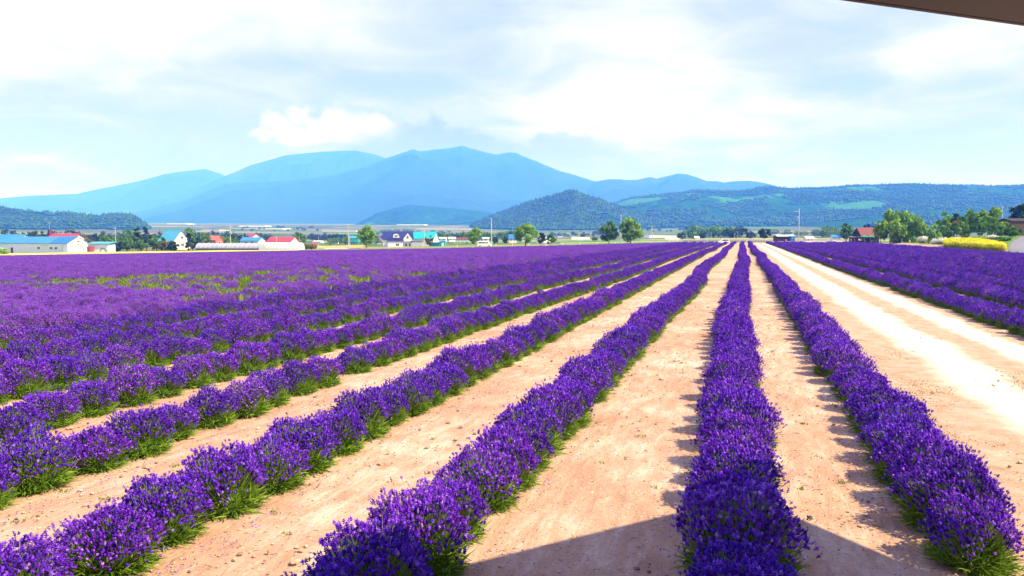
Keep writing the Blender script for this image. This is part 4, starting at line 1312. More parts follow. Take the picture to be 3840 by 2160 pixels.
# tree belts farther out on the plain: separate trees, few pixels each
r_ = np.random.default_rng(55)
belts = [(960, 1010, 620, 7, 'trees behind the red roofed shed'), (1160, 1330, 800, 16, 'trees of the distant village'), (1230, 1420, 560, 12, 'garden trees among the village houses'),
         (1400, 1700, 1500, 22, 'trees lining the far fields'), (2060, 2280, 1300, 14, 'trees below the pointed hill'), (560, 760, 700, 12, 'trees behind the cyan roofed house'),
         (3060, 3280, 640, 12, 'trees left of the brown hut'), (900, 1200, 2000, 20, 'trees below the blue mountains'),
         (0, 430, 520, 18, 'trees behind the blue roofed barns'), (420, 900, 760, 18, 'trees behind the houses and greenhouse'), (1180, 1900, 1000, 26, 'hedgerow trees of the middle plain'),
         (2140, 2600, 1700, 20, 'trees under the long ridge'), (2880, 3240, 900, 16, 'trees beyond the far power pole'),
         (395, 800, 372, 13, 'garden trees by the cyan roofed house'), (830, 1010, 430, 6, 'trees right behind the long greenhouse'), (1600, 1960, 520, 12, 'trees behind the parked van')]
for a, b, d, n, g in belts:
    base_t = None
    for i in range(n):
        sx = a + (b - a) * (i + r_.uniform(0, 0.8)) / n
        dd = d * r_.uniform(0.9, 1.2)
        x, y = gp(sx, dd)
        if base_t is None:
            base_t = tree(sx, dd, 40 * 600 / d * r_.uniform(0.8, 1.2), 28 * 600 / d * r_.uniform(0.9, 1.3), 'round', (M_TREE_DARK, M_TREE)[len(g) % 2], 'first tree counted from the barn side of the ' + g, g, leafn=700)
            continue
        c = copy_tree(base_t); c['label'] = '%s tree counted from the barn side of the %s' % (ORD(i + 1), g); c.location = (x, y, gz(x, y)); c.rotation_euler.z = r_.uniform(0, 6)
        s = r_.uniform(0.6, 1.4); c.scale = (s * r_.uniform(0.8, 1.4), s * r_.uniform(0.8, 1.4), s)

# garden on the right
tree(3170, 300, 44, 72, 'tall', M_TREE, 'slender green tree left of the brown hut', sy=908)
tree(3372, 225, 150, 108, 'weep', M_TREE_LIGHT, 'large spreading tree with drooping branches right of the brown hut', leafn=6500, base=0.12)
tree(3255, 320, 50, 62, 'round', M_TREE_DARK, 'dark treetop rising behind the brown hut', sy=905)
tree(3435, 245, 60, 66, 'round', M_TREE, 'rounded tree behind the drooping tree')
tree(3500, 190, 46, 78, 'weep', M_TREE_LIGHT, 'weeping tree standing among the white flowering bushes')
tree(3535, 215, 50, 100, 'tall', M_TREE_LIGHT, 'tall pointed tree behind the weeping one', leafn=2600)
tree(3538, 200, 52, 60, 'round', M_TREE, 'mid green round tree on the garden lawn')
tree(3585, 215, 56, 62, 'round', M_TREE_OLIVE, 'pale yellow green tree in the middle of the garden')
tree(3575, 235, 60, 96, 'round', M_TREE_DARK, 'dark crowned tree at the back of the garden')
tree(3619, 185, 32, 62, 'cone', M_TREE, 'small cone shaped tree in front of the garden trees')
tree(3630, 225, 74, 96, 'tall', M_TREE_LIGHT, 'broad light green tree with an upright crown', leafn=2600)
tree(3675, 222, 66, 98, 'tall', M_TREE_LIGHT, 'twin topped light tree beside the broad upright one', leafn=2600)
tree(3668, 200, 44, 52, 'round', M_TREE, 'low round tree under the twin topped tree')
tree(3468, 238, 60, 62, 'round', M_TREE_LIGHT, 'bright round tree between the drooping tree and the weeping one', leafn=2600)
tree(3562, 235, 56, 84, 'tall', M_TREE_LIGHT, 'bright upright tree behind the pale yellow green one', leafn=2600)
tree(3602, 205, 50, 66, 'round', M_TREE_LIGHT, 'light green rounded tree in the middle row of the garden', leafn=2400)
tree(3700, 215, 54, 82, 'round', M_TREE_LIGHT, 'light green tree left of the tallest pointed tree', leafn=2400)
tree(3405, 255, 60, 66, 'round', M_TREE_LIGHT, 'light green tree at the edge of the drooping tree', leafn=2200)
tree(3728, 190, 92, 112, 'cone', M_TREE_LIGHT, 'tallest pointed tree of the garden', leafn=4200)
tree(3825, 215, 120, 118, 'layer', M_TREE_DARK, 'dark maple rising over the brown building', leafn=3600)
tree(3790, 175, 60, 40, 'round', M_TREE, 'dense shrub against the brown building')
tree(3640, 172, 30, 12, 'round', M_TREE_OLIVE, 'low mounded shrub left on the garden lawn', cat='shrub', name='shrub', leafn=900)
tree(3755, 165, 56, 14, 'round', M_TREE, 'low clipped hedge shrub behind the yellow flowers', cat='shrub', name='shrub', leafn=1100)
for sx, d, w, h, lab in ((3461, 200, 50, 26, 'white flowering bush nearest the drooping tree'), (3522, 182, 76, 24, 'widest white flowering bush on the lawn'),
                         (3583, 190, 38, 18, 'white flowering bush farther back under the pale tree'), (3715, 178, 46, 16, 'white flowering bush below the tallest pointed tree')):
    x, y = gp(sx, d); k = d / 2955
    root = empty('flowering_bush', (x, y, gz(x, y)), sx)
    tag(root, lab, 'bush', 'white flowering bushes on the garden lawn')
    v, f, t, c = crown_mesh(sx, w * k, h * k, 26, 2200, 0.16, 'round', 0.05)
    t = np.clip(t * 0.4 + smooth(0.2, 0.7, v[:, 2] / (h * k)) * 0.55, 0, 1)
    obj('blossom', v, f, M_WHITEFL, root, tint=t)['kind'] = 'stuff'
    mm = MB()
    for q in range(5):
        a = q * 1.256
        mm.tube((0, 0, -0.1), (math.cos(a) * w * k * 0.3, math.sin(a) * w * k * 0.3, h * k * 0.6), 0.03, 0.012, 4)
    mm.build('stem', M_BARK, root)


# ------------------------------------------------------------------ buildings
def window(root, c, w, h, face='front', frame=M_WHITE, panes=1, depth=0.06):
    m = MB(); f = 0.09
    if face == 'front':
        for dx, dz, ww, hh in ((0, h / 2, w + f, f), (0, -h / 2, w + f, f), (-w / 2, 0, f, h - f), (w / 2, 0, f, h - f)):
            m.box((c[0] + dx, c[1] - depth / 2, c[2] + dz), (ww, depth, hh))
        for q in range(1, panes):
            m.box((c[0] - w / 2 + w * q / panes, c[1] - depth / 2, c[2]), (f * 0.7, depth, h - f))
        fr = m.build('window', frame, root)
        MB().box((c[0], c[1] - 0.012, c[2]), (w - f, 0.02, h - f)).build('pane', M_GLASS, fr)
    else:
        s = 1 if face == 'right' else -1
        for dy, dz, ww, hh in ((0, h / 2, w + f, f), (0, -h / 2, w + f, f), (-w / 2, 0, f, h - f), (w / 2, 0, f, h - f)):
            m.box((c[0] + s * depth / 2, c[1] + dy, c[2] + dz), (depth, ww, hh))
        for q in range(1, panes):
            m.box((c[0] + s * depth / 2, c[1] - w / 2 + w * q / panes, c[2]), (depth, f * 0.7, h - f))
        fr = m.build('window', frame, root)
        MB().box((c[0] + s * 0.012, c[1], c[2]), (0.02, w - f, h - f)).build('pane', M_GLASS, fr)
    return fr


def gable_roof(root, cx, cy, w, d, z, rh, mat, over=0.4, axis='x', name='roof', thick=0.16):
    """two sloping slabs meeting at a ridge; axis = direction of the ridge"""
    m = MB()
    if axis == 'x':
        hw = d / 2 + over; k = rh * over / (d / 2); L = w / 2 + over
        poly = [(-hw, z - k), (0, z + rh), (hw, z - k), (hw, z - k + thick), (0, z + rh + thick * 1.15), (-hw, z - k + thick)]
        n = 6
        v = [(cx - L, cy + p[0], p[1]) for p in poly] + [(cx + L, cy + p[0], p[1]) for p in poly]
        f = [tuple(range(n - 1, -1, -1)), tuple(range(n, 2 * n))] + [(i, (i + 1) % n, n + (i + 1) % n, n + i) for i in range(n)]
        f = [(0, 1, 4, 5), (1, 2, 3, 4), (6, 11, 10, 7), (7, 10, 9, 8)] + f[2:]
        m.add(v, f)
    else:
        hw = w / 2 + over; k = rh * over / (w / 2); L = d / 2 + over
        poly = [(-hw, z - k), (0, z + rh), (hw, z - k), (hw, z - k + thick), (0, z + rh + thick * 1.15), (-hw, z - k + thick)]
        n = 6
        v = [(cx + p[0], cy - L, p[1]) for p in poly] + [(cx + p[0], cy + L, p[1]) for p in poly]
        f = [(0, 5, 4, 1), (1, 4, 3, 2), (6, 7, 10, 11), (7, 8, 9, 10)] + [(i, n + i, n + (i + 1) % n, (i + 1) % n) for i in range(n)]
        m.add(v, f)
    return m.build(name, mat, root)


def gable_wall(root, cx, cy, w, d, h, rh, mat, axis='x', name='wall'):
    m = MB()
    rh = rh - 0.02
    if axis == 'x':
        v = [(cx + sx * w / 2, cy + sy * d / 2, zz) for sx in (-1, 1) for sy, zz in ((-1, -0.6), (1, -0.6), (1, h), (-1, h))]
        v += [(cx - w / 2, cy, h + rh), (cx + w / 2, cy, h + rh)]
        f = [(0, 3, 8, 2, 1), (4, 5, 6, 9, 7), (0, 4, 7, 3), (1, 2, 6, 5), (3, 7, 9, 8), (2, 8, 9, 6)]
    else:
        v = [(cx + sx * w / 2, cy + sy * d / 2, zz) for sy in (-1, 1) for sx, zz in ((-1, -0.6), (1, -0.6), (1, h), (-1, h))]
        v += [(cx, cy - d / 2, h + rh), (cx, cy + d / 2, h + rh)]
        f = [(0, 1, 2, 8, 3), (4, 7, 9, 6, 5), (1, 5, 6, 2), (0, 3, 7, 4), (3, 8, 9, 7), (2, 6, 9, 8)]
    m.add(v, f)
    return m.build(name, mat, root)


def place(sx, d, rot=0.0, sy=None):
    x, y = gp(sx, d)
    z = gz(x, y)
    if sy is not None:
        z = CAM_H + (HOR * 3.75 - sy) * d / 2955.0
    return (x, y, z), YAW + rot


def house_root(name, label, sx, d, rot=0.0, sy=None, group=None, cat='house'):
    loc, a = place(sx, d, rot, sy)
    o = empty(name, loc, a)
    tag(o, label, cat, group)
    return o


K = lambda d: d / 2955.0
# -- blue roofed barns on the left
D = 300; k = K(D)
b = house_root('barn', 'white barn with a bright blue roof and an arched doorway in its gable', 175, D, -R(16), sy=948, cat='barn')
W_, H_, RH = 30.0, 3.7, 2.3
gable_wall(b, 0, 0, W_, 9.5, H_, RH, M_WHITE)
gable_roof(b, -4.2, 0, W_ - 8.8, 9.5, H_, RH, M_BLUE, 0.35)
gable_roof(b, 10.95, 0, W_ - 22.3, 9.5, H_ + 0.05, RH, M_BLUE2, 0.35)
for x_, w_, p_ in ((1.5, 1.3, 2), (7.4, 1.3, 2), (9.6, 1.3, 2)):
    window(b, (x_, -4.75, 1.9), w_, 0.9, panes=p_)
MB().box((-11.2, -4.80, 1.0), (0.95, 0.1, 2.1)).build('door', M_MAROON, b)
MB().box((4.6, -4.95, 3.05), (3.2, 0.5, 0.12)).build('awning', M_GREYW, b)
MB().tube((12.4, -4.85, 0), (12.4, -4.85, H_), 0.07).build('downpipe', M_METAL, b)
arch = MB()
pts = [(15.06, -3.1 + 6.0 * 0, 0)]
pts = [(15.06, 0.2 + 2.5 * math.cos(t), 0.2 + 3.0 * math.sin(t)) for t in np.linspace(0, math.pi, 13)]
arch.path([(15.06, 2.7, -0.3)] + pts + [(15.06, -2.3, -0.3)], 0.12)
arch.build('arch_frame', M_BARK, b)
window(b, (15.0, 0.2, 4.4), 1.2, 0.8, 'right', panes=2)
D = 330
b = house_root('barn', 'long low blue roofed barn running out of the picture', 10, D, -R(6), sy=946, cat='barn')
gable_wall(b, 0, 0, 21, 10, 4.2, 3.2, M_WHITE)
gable_roof(b, 0, 0, 21, 10, 4.2, 3.2, M_BLUE, 0.4)
MB().tube((3, 0, 7.2), (3, 0, 8.6), 0.35, 0.35, 8).box((3, 0, 8.7), (1.1, 1.1, 0.15)).build('roof_vent', M_CYAN, b)
MB().tube((-0.9, 0.4, 7.2), (-0.9, 0.4, 9.3), 0.05).box((-0.9, 0.4, 9.2), (1.5, 0.06, 0.06)).box((-0.9, 0.4, 9.0), (1.0, 0.06, 0.06)).build('aerial', M_METAL, b)
window(b, (8.6, -5.0, 2.2), 0.8, 0.8)
D = 322
b = house_root('house', 'white house with a red roof and a maroon chimney behind the blue barns', 252, D, -R(22), sy=946)
gable_wall(b, 0, 0, 14, 10.5, 4.6, 2.9, M_WHITE)
rf = gable_roof(b, 0, 0, 14, 10.5, 4.6, 2.9, M_RED, 0.6)
MB().box((-8.2, -1.0, 4.6), (1.0, 1.0, 9.2)).build('chimney', M_MAROON, b)
MB().tube((-8.2, -1.0, 9.2), (-8.2, -1.0, 12.4), 0.05).box((-8.2, -1, 12.3), (2.0, 0.06, 0.06)).box((-8.2, -1, 12.0), (1.2, 0.06, 0.06)).build('aerial', M_METAL, b)
window(b, (7.0, 0.0, 5.6), 1.4, 0.9, 'right', panes=2); window(b, (7.0, 2.6, 3.6), 1.0, 1.0, 'right', panes=2)
D = 292
b = house_root('shed', 'small white shed with a flat teal roof beside the arched barn', 384, D, -R(4), sy=945, cat='shed')
MB().box((0, 0, 1.2), (7.4, 5, 3.4)).build('wall', M_WHITE, b)
MB().add([(-4.6, -3.0, 2.95), (4.3, -3.0, 2.95), (4.3, 3.0, 3.6), (-4.6, 3.0, 3.6), (-4.6, -3.0, 3.15), (4.3, -3.0, 3.15), (4.3, 3.0, 3.8), (-4.6, 3.0, 3.8)],
         [(3, 2, 1, 0), (4, 5, 6, 7), (0, 1, 5, 4), (1, 2, 6, 5), (2, 3, 7, 6), (3, 0, 4, 7)]).build('roof', M_CYAN, b)
ar = MB(); ar.path([(2.1 + 1.3 * math.cos(t), -2.55, 0.0 + 1.5 * math.sin(t)) for t in np.linspace(0, math.pi, 9)], 0.12); ar.build('arch_frame', M_BARK, b)
t_ = house_root('oil_tank', 'dull red tank standing between barn and teal roofed shed', 341, 289, 0, sy=945, cat='tank')
MB().tube((0, 0, 0.1), (0, 0, 2.05), 1.15, 1.15, 14).tube((0, 0, 2.05), (0, 0, 2.3), 1.15, 0.5, 14).build('tank_body', M_REDTANK, t_)
MB().box((0, 0, 0.03), (2.6, 2.6, 0.14)).build('plinth', M_CONC, t_)
# -- cyan roofed house
D = 330
b = house_root('house', 'white house with a steep cyan roof among dark trees', 655, D, -R(30), sy=930)
gable_wall(b, 0, 0, 9.5, 8.0, 3.0, 4.4, M_PWHITE)
gable_roof(b, 0, 0, 9.5, 8.0, 3.0, 4.4, M_CYAN, 0.5)
window(b, (4.75, 0.2, 4.4), 1.2, 1.1, 'right', panes=2); window(b, (4.75, 0.4, 1.4), 1.4, 1.3, 'right', panes=2); window(b, (1.0, -4.0, 1.7), 1.6, 1.1, panes=2)
# -- salmon house, pale blue roof, red shed
D = 360
b = house_root('house', 'salmon pink house with a red roof behind the long greenhouse', 808, D, -R(25), sy=926)
gable_wall(b, 0, 0, 5.4, 4.6, 3.2, 1.8, M_SALMON); gable_roof(b, 0, 0, 5.4, 4.6, 3.2, 1.8, M_SALMON, 0.3)
window(b, (2.7, 0, 2.0), 1.0, 1.0, 'right'); window(b, (0.3, -2.3, 1.7), 1.0, 0.9)
D = 380
b = house_root('house', 'low white house with a pale blue roof behind the long greenhouse', 950, D, -R(12), sy=928)
gable_wall(b, 0, 0, 9.5, 6.5, 3.3, 1.5, M_WHITE); gable_roof(b, 0, 0, 9.5, 6.5, 3.3, 1.5, M_BLUE, 0.4)
window(b, (-1.8, -3.25, 2.3), 1.3, 0.8, panes=2); window(b, (1.6, -3.25, 2.3), 1.3, 0.8, panes=2)
b = house_root('house', 'white house with a small pinkish red roof above the pale blue one', 948, 430, -R(35), sy=926)
gable_wall(b, 0, 0, 6.4, 6, 5.2, 1.7, M_WHITE); gable_roof(b, 0, 0, 6.4, 6, 5.2, 1.7, M_RED, 0.3)
MB().box((-4.4, 0, 2.8), (2.6, 3, 6.2)).build('annex', M_WHITE, b)
window(b, (3.2, 0, 4.0), 1.1, 1.0, 'right')
D = 350
b = house_root('shed', 'shed with a long dark red roof behind the clear greenhouse', 1062, D, -R(14), sy=930, cat='shed')
gable_wall(b, 0, 0, 11.6, 7, 2.9, 1.9, M_WHITE); gable_roof(b, 0, 0, 11.6, 7, 2.9, 1.9, M_RED, 0.35)
MB().box((-2, -3.55, 1.2), (2.4, 0.1, 2.3)).build('door', M_GREYW, b); window(b, (2.5, -3.5, 1.7), 1.4, 0.9, panes=2)


# -- greenhouses
def tunnel(name, label, sx, d, rot, L, wd, h, mat, ribs, sy=None, ribmat=None, base_mat=None, open_end=False):
    root = house_root(name, label, sx, d, rot, sy, cat='greenhouse')
    n = 12
    def arc(t): return (wd / 2 * math.cos(t), h * math.sin(t) ** 0.8)
    T = np.linspace(0, math.pi, n)
    v, f = [], []
    segs = max(2, ribs)
    for i in range(segs + 1):
        x = -L / 2 + L * i / segs
        for t in T:
            q = arc(t); sag = 0.985 if i % 1 == 0 else 1
            v.append((x, q[0], q[1]))
        if i < segs:
            xm = x + L / segs / 2
            for t in T:
                q = arc(t); v.append((xm, q[0] * 0.975, q[1] * 0.975))
    rows = len(v) // n
    for i in range(rows - 1):
        for j in range(n - 1):
            f.append((i * n + j, i * n + j + 1, (i + 1) * n + j + 1, (i + 1) * n + j))
    obj('cover', v, f, mat, root, smooth_=False)
    for s_ in (-1, 1):
        vv = [(s_ * (L / 2 + 0.01), 0, 0)] + [(s_ * (L / 2 + 0.01), arc(t)[0], arc(t)[1]) for t in T]
        ff = [(0, i, i + 1) if s_ > 0 else (0, i + 1, i) for i in range(1, n)]
        e = obj('end_wall', vv, ff, mat, root)
        m = MB(); m.box((s_ * (L / 2 + 0.05), -0.5, h * 0.36), (0.05, 0.06, h * 0.72)); m.box((s_ * (L / 2 + 0.05), 0.5, h * 0.36), (0.05, 0.06, h * 0.72)); m.box((s_ * (L / 2 + 0.05), 0, h * 0.72), (0.05, 1.06, 0.06))
        m.build('door_frame', M_METAL, e)
    for i in range(segs + 1):
        x = -L / 2 + L * i / segs
        m = MB(); m.path([(x, arc(t)[0] * 1.012, arc(t)[1] * 1.012) for t in T], 0.035, 4)
        m.build('rib', ribmat or M_METAL, root)
    m = MB()
    for s_ in (-1, 1): m.box((0, s_ * wd / 2 * 1.0, 0.22), (L, 0.05, 0.42))
    m.build('side_curtain', base_mat or mat, root)
    return root


tunnel('greenhouse', 'long grey vinyl tunnel greenhouse by the far edge of the field', 868, 268, -R(7), 22.5, 6.0, 2.25, M_VINYL, 14, sy=936, base_mat=M_DARKWOOD)
tunnel('greenhouse', 'clear plastic greenhouse at the end of the grey tunnel', 1062, 272, -R(8), 13.2, 6.0, 2.5, M_VINYLC, 9, sy=936)
D = 130
tunnel('greenhouse', 'white plastic tunnel greenhouse beside the yellow flowers', 3868, 128, R(52), 11, 5.6, 2.85, M_VINYLC, 7)

# -- navy roofed house
D = 345; k = K(D)
b = house_root('house', 'white two storey house with navy roof, arched dormer and garage', 1497, D, R(3), sy=932)
gable_wall(b, -0.6, 1.5, 12.2, 7.5, 4.3, 3.0, M_WHITE)
gable_roof(b, -0.6, 1.5, 12.2, 7.5, 4.3, 3.0, M_NAVY, 0.5)
MB().box((-1.2, -3.4, 1.35), (6.4, 2.6, 3.5)).build('porch', M_WHITE, b)
MB().add([(-4.7, -5.0, 3.12), (2.3, -5.0, 3.12), (2.3, -2.2, 3.9), (-4.7, -2.2, 3.9), (-4.7, -5.0, 3.26), (2.3, -5.0, 3.26), (2.3, -2.2, 4.04), (-4.7, -2.2, 4.04)],
         [(3, 2, 1, 0), (4, 5, 6, 7), (0, 1, 5, 4), (1, 2, 6, 5), (2, 3, 7, 6), (3, 0, 4, 7)]).build('porch_roof', M_NAVY, b)
# front gable
gable_wall(b, 4.0, -1.6, 3.6, 3.2, 4.3, 2.4, M_WHITE, 'y', 'front_wing')
gable_roof(b, 4.0, -1.2, 3.6, 3.0, 4.3, 2.4, M_NAVY, 0.35, 'y', 'wing_roof')
window(b, (4.0, -3.2, 5.0), 0.9, 1.3, panes=2); window(b, (3.3, -3.2, 1.6), 1.0, 1.3, panes=2); window(b, (4.9, -3.2, 1.6), 0.7, 1.4)
window(b, (-0.2, -4.7, 1.7), 1.5, 0.9, panes=2)
MB().box((3.9, -3.7, 3.0), (4.4, 1.1, 0.14)).build('canopy', M_NAVY, b)
dm = MB(); pd = [(-1.3, 4.7)] + [(-1.3 * math.cos(t), 5.5 + 1.1 * math.sin(t)) for t in np.linspace(0, math.pi, 9)] + [(1.3, 4.7)]
dm.prism([(p[0] - 1.0, p[1]) for p in pd], -2.5, 0.6); dm.build('dormer', M_WHITE, b)
da = MB(); da.path([(-1.0 - 1.5 * math.cos(t), -2.5, 5.4 + 1.4 * math.sin(t)) for t in np.linspace(0, math.pi, 9)], 0.17); da.build('dormer_arch', M_NAVY, b)
window(b, (-1.0, -2.52, 5.5), 1.3, 0.8, panes=3)
MB().box((8.0, -1.5, 1.5), (5.0, 4.2, 3.4)).build('garage', M_GREYW, b)
MB().box((8.0, -1.5, 3.28), (5.4, 4.6, 0.16)).build('garage_roof', M_NAVY, b)
for q in range(9): MB().box((5.85 + q * 0.54, -3.63, 1.4), (0.06, 0.05, 2.6)).build('garage_slat', M_METAL, b)
# -- turquoise roofed building and its small shed
D = 365
b = house_root('barn', 'turquoise roofed barn behind the navy roofed house', 1590, D, -R(10), sy=928, cat='barn')
gable_wall(b, 0, 0, 11.5, 8, 4.2, 2.9, M_WHITE); gable_roof(b, 0, 0, 11.5, 8, 4.2, 2.9, M_TEAL, 0.4)
window(b, (5.75, 0, 4.6), 1.0, 1.2, 'right'); window(b, (5.75, -1.6, 2.0), 1.0, 1.2, 'right')
b = house_root('shed', 'small turquoise shed beside the yellowish tree', 1643, 335, -R(8), sy=929, cat='shed')
MB().box((-1.0, 0, 0.9), (4.4, 3, 2.6)).build('wall', M_TEAL, b); MB().box((2.3, 0, 1.3), (2.0, 2.4, 3.4)).build('wall', M_TEAL, b)
MB().box((-1.0, -0.1, 2.28), (4.9, 3.5, 0.14)).build('roof', M_CYAN, b); MB().box((2.3, -1.26, 1.1), (1.0, 0.06, 2.0)).build('door', M_WHITE, b)


def small_house(label, sx, d, w_px, h_px, wallm, roofm, sy=None, rot=0.0, ratio=0.5, cat='house', group=None, depth=None, win=2):
    k = K(d); w, h = w_px * k, h_px * k
    b = house_root('house' if cat == 'house' else 'shed', label, sx, d, rot, sy, group, cat)
    dd = depth or min(w * 0.8, 8)
    hw = h * (1 - ratio)
    gable_wall(b, 0, 0, w, dd, hw, h * ratio, wallm); gable_roof(b, 0, 0, w, dd, hw, h * ratio, roofm, 0.3)
    for q in range(win):
        window(b, (-w / 2 + w * (q + 0.5) / win, -dd / 2, hw * 0.55), min(1.4, w / win * 0.45), min(1.2, hw * 0.4), panes=2)
    return b


small_house('house with white walls and a bright blue hipped roof left of the round tree', 1922, 420, 28, 27, M_PWHITE, M_BLUE2, 907, 0.1, 0.5)
small_house('small white gabled shed at the end of a long red brown shed', 1695, 420, 24, 13, M_WHITE, M_WHITE, 903, 0.2, 0.35, 'shed')
small_house('long low red brown shed on the plain', 1738, 430, 58, 10, M_WHITE, M_MAROON, 902, 0.05, 0.55, 'shed', win=4)
small_house('low white shed between the turquoise barn and the white van', 1650, 480, 50, 12, M_WHITE, M_GREYW, 902, 0.0, 0.4, 'shed', win=3)
small_house('white box shaped building just right of the small upright tree', 1822, 400, 24, 14, M_WHITE, M_GREYW, 905, 0.0, 0.25, 'shed', win=1)
small_house('tiny white house among trees under the wooded hill', 2611, 480, 15, 13, M_WHITE, M_WHITE, 900, 0.1, 0.35)
small_house('white farm sheds with a curved pale roof right of the round tree', 2040, 420, 40, 16, M_WHITE, M_GREYW, 906, 0.3, 0.4, 'shed', win=3)
small_house('turquoise roofed shed left of the slender birch', 1332, 430, 34, 17, M_TEAL, M_TEAL, 904, -0.1, 0.3, 'shed', win=2)
small_house('long dark open shed with a pale roof beyond the power pole', 2938, 300, 64, 16, M_DARKWOOD, M_CONC, 898, 0.0, 0.3, 'shed', win=0)
small_house('blue box at the end of the long dark shed', 2970, 295, 15, 13, M_BLUE, M_BLUE, 898, 0.0, 0.2, 'shed', win=1)
small_house('pale pink shed beside the power pole wires', 3031, 310, 28, 18, M_PWHITE, M_WHITE, 906, 0.1, 0.35, 'shed')
small_house('low house with a light blue roof left of the slender tree', 3130, 300, 32, 15, M_WHITE, M_BLUE, 897, 0.0, 0.45)
vill = [(1196, 720, 34, 8, M_WHITE, M_GREYW, 'long white village house left of the slanted pole'), (1225, 640, 15, 9, M_WHITE, M_GREYW, 'white cubic village house between trees'), (1262, 650, 16, 9, M_WHITE, M_NAVY, 'white village house with a dark roof'),
        (1285, 760, 24, 7, M_GREYW, M_GREYW, 'grey village hall beyond the trees'), (1300, 600, 14, 8, M_WHITE, M_RED, 'white village cottage with red roof'), (1400, 700, 26, 8, M_WHITE, M_BLUE, 'village house with a blue roof right of the birch'),
        (1420, 640, 16, 9, M_WHITE, M_NAVY, 'village house just left of the navy roofed house'), (1478, 900, 26, 8, M_WHITE, M_RED, 'village house above the navy roof'), (1517, 900, 20, 16, M_WHITE, M_WHITE, 'white tower like building far behind the navy roof'),
        (1555, 880, 30, 6, M_WHITE, M_GREYW, 'long white roof far behind the turquoise barn'), (985, 800, 30, 8, M_WHITE, M_GREYW, 'pale house behind the red roofed shed'), (905, 760, 16, 12, M_GREYW, M_GREYW, 'pale block left of the pointed conifer'),
        (1180, 560, 18, 8, M_SALMON, M_RED, 'small red house at the edge of the village'), (640, 700, 26, 8, M_WHITE, M_GREYW, 'pale roof seen behind the cyan roofed house'), (485, 500, 18, 12, M_WHITE, M_BLUE, 'blue roofed house hidden behind the olive tree'),
        (1790, 900, 22, 6, M_WHITE, M_RED, 'far farmhouse with a red roof above the van'), (2100, 1200, 16, 4, M_WHITE, M_GREYW, 'far white farmhouse on the plain below the pointed hill'), (2175, 700, 20, 5, M_WHITE, M_GREYW, 'pale shed out on the green plain'),
        (3068, 700, 18, 8, M_WHITE, M_GREYW, 'small gabled house beyond the pale pink shed'), (2520, 600, 50, 4, M_WHITE, M_WHITE, 'long low white greenhouse roof left of the parked white car')]
for i, (sx, d, w, h, wm, rm, lab) in enumerate(vill):
    small_house(lab, sx, d, w, h, wm, rm, None, (i * 0.7) % 0.6 - 0.3, 0.45, 'house', win=2)

# far white crop covers on the slopes
for i, (x0, x1, y, d, lab) in enumerate(((910, 1010, 853, 2700, 'white crop cover strip below the blue mountain'), (975, 1080, 861, 2200, 'broad white greenhouse roofs beyond the tall power pole'),
                                    (1215, 1345, 861, 1900, 'white strip of greenhouse roofs left of the birch'), (1495, 1600, 834, 3600, 'long white strip on the slope above the turquoise barn'),
                                    (645, 720, 826, 3900, 'bright white strip high on the far slope'), (775, 845, 860, 1900, 'pale strip left of the tall power pole'), (2420, 2530, 900, 900, 'white strip of greenhouses right of the twin birches'),
                                    (2140, 2210, 905, 800, 'white covered beds on the green plain'), (1560, 1780, 856, 2300, 'long pale farm road strip on the plain'))):
    k = K(d)
    loc, a = place((x0 + x1) / 2, d, 0.0)
    hh = CAM_H + (HOR * 3.75 - y) * k
    o = MB().prism([(-(x1 - x0) * k / 2, -1), ((x1 - x0) * k / 2, -1), ((x1 - x0) * k / 2 * 0.96, 2.6), (-(x1 - x0) * k / 2 * 0.9, 3.2)], -45 * k, 45 * k).build('crop_cover', M_CONC if i % 3 == 2 else M_WHITE)
    o.location = (loc[0], loc[1], loc[2]); o.rotation_euler = (0, 0, a + (0.05 * (-1) ** i))
    tag(o, lab, 'crop cover')


# coloured crop strips just beyond the field
def crop(name, col, x0, x1, d0, d1, lift, lo=0.25):
    m = paint('crop_' + name, col, 0.95, 0.25, 0.15)
    v = []
    nx, ny = 14, 3
    for j in range(ny):
        for i in range(nx):
            s = x0 + (x1 - x0) * i / (nx - 1); d = d0 + ((d1(s) if callable(d1) else d1) - d0) * j / (ny - 1)
            x, y = gp(s, d); v.append((x, y, gz(x, y) + lift))
    f = [(j * nx + i, j * nx + i + 1, (j + 1) * nx + i + 1, (j + 1) * nx + i) for j in range(ny - 1) for i in range(nx - 1)]
    o = obj(name, v, f, m); tag(o, kind='structure')


crop('mustard_strip', (0.62, 0.62, 0.03), -60, 1120, 226, lambda s: 292 - 52 * max(0, s) / 1120, 0.45)
crop('wheat_field', (0.50, 0.34, 0.10), 1120, 1370, 400, 520, 0.06)
crop('wheat_field', (0.40, 0.36, 0.10), 1100, 1360, 330, 385, 0.05)
crop('bare_field', (0.24, 0.13, 0.10), 1180, 1700, 760, 1050, 0.3)
crop('bare_field', (0.20, 0.12, 0.10), 1270, 1352, 296, 325, 0.05)
crop('green_field', (0.16, 0.26, 0.06), 1700, 2300, 520, 700, 0.08)
crop('wheat_field', (0.42, 0.36, 0.16), 1850, 2280, 760, 860, 0.3)
crop('green_field', (0.20, 0.30, 0.07), 2100, 2560, 340, 430, 0.06)
crop('wheat_field', (0.46, 0.38, 0.20), 2400, 3250, 520, 600, 0.08)
crop('bare_field', (0.40, 0.25, 0.17), 2450, 3150, 302, 318, 0.05)
crop('purple_field', (0.14, 0.055, 0.22), 2500, 3150, 322, 360, 0.08)

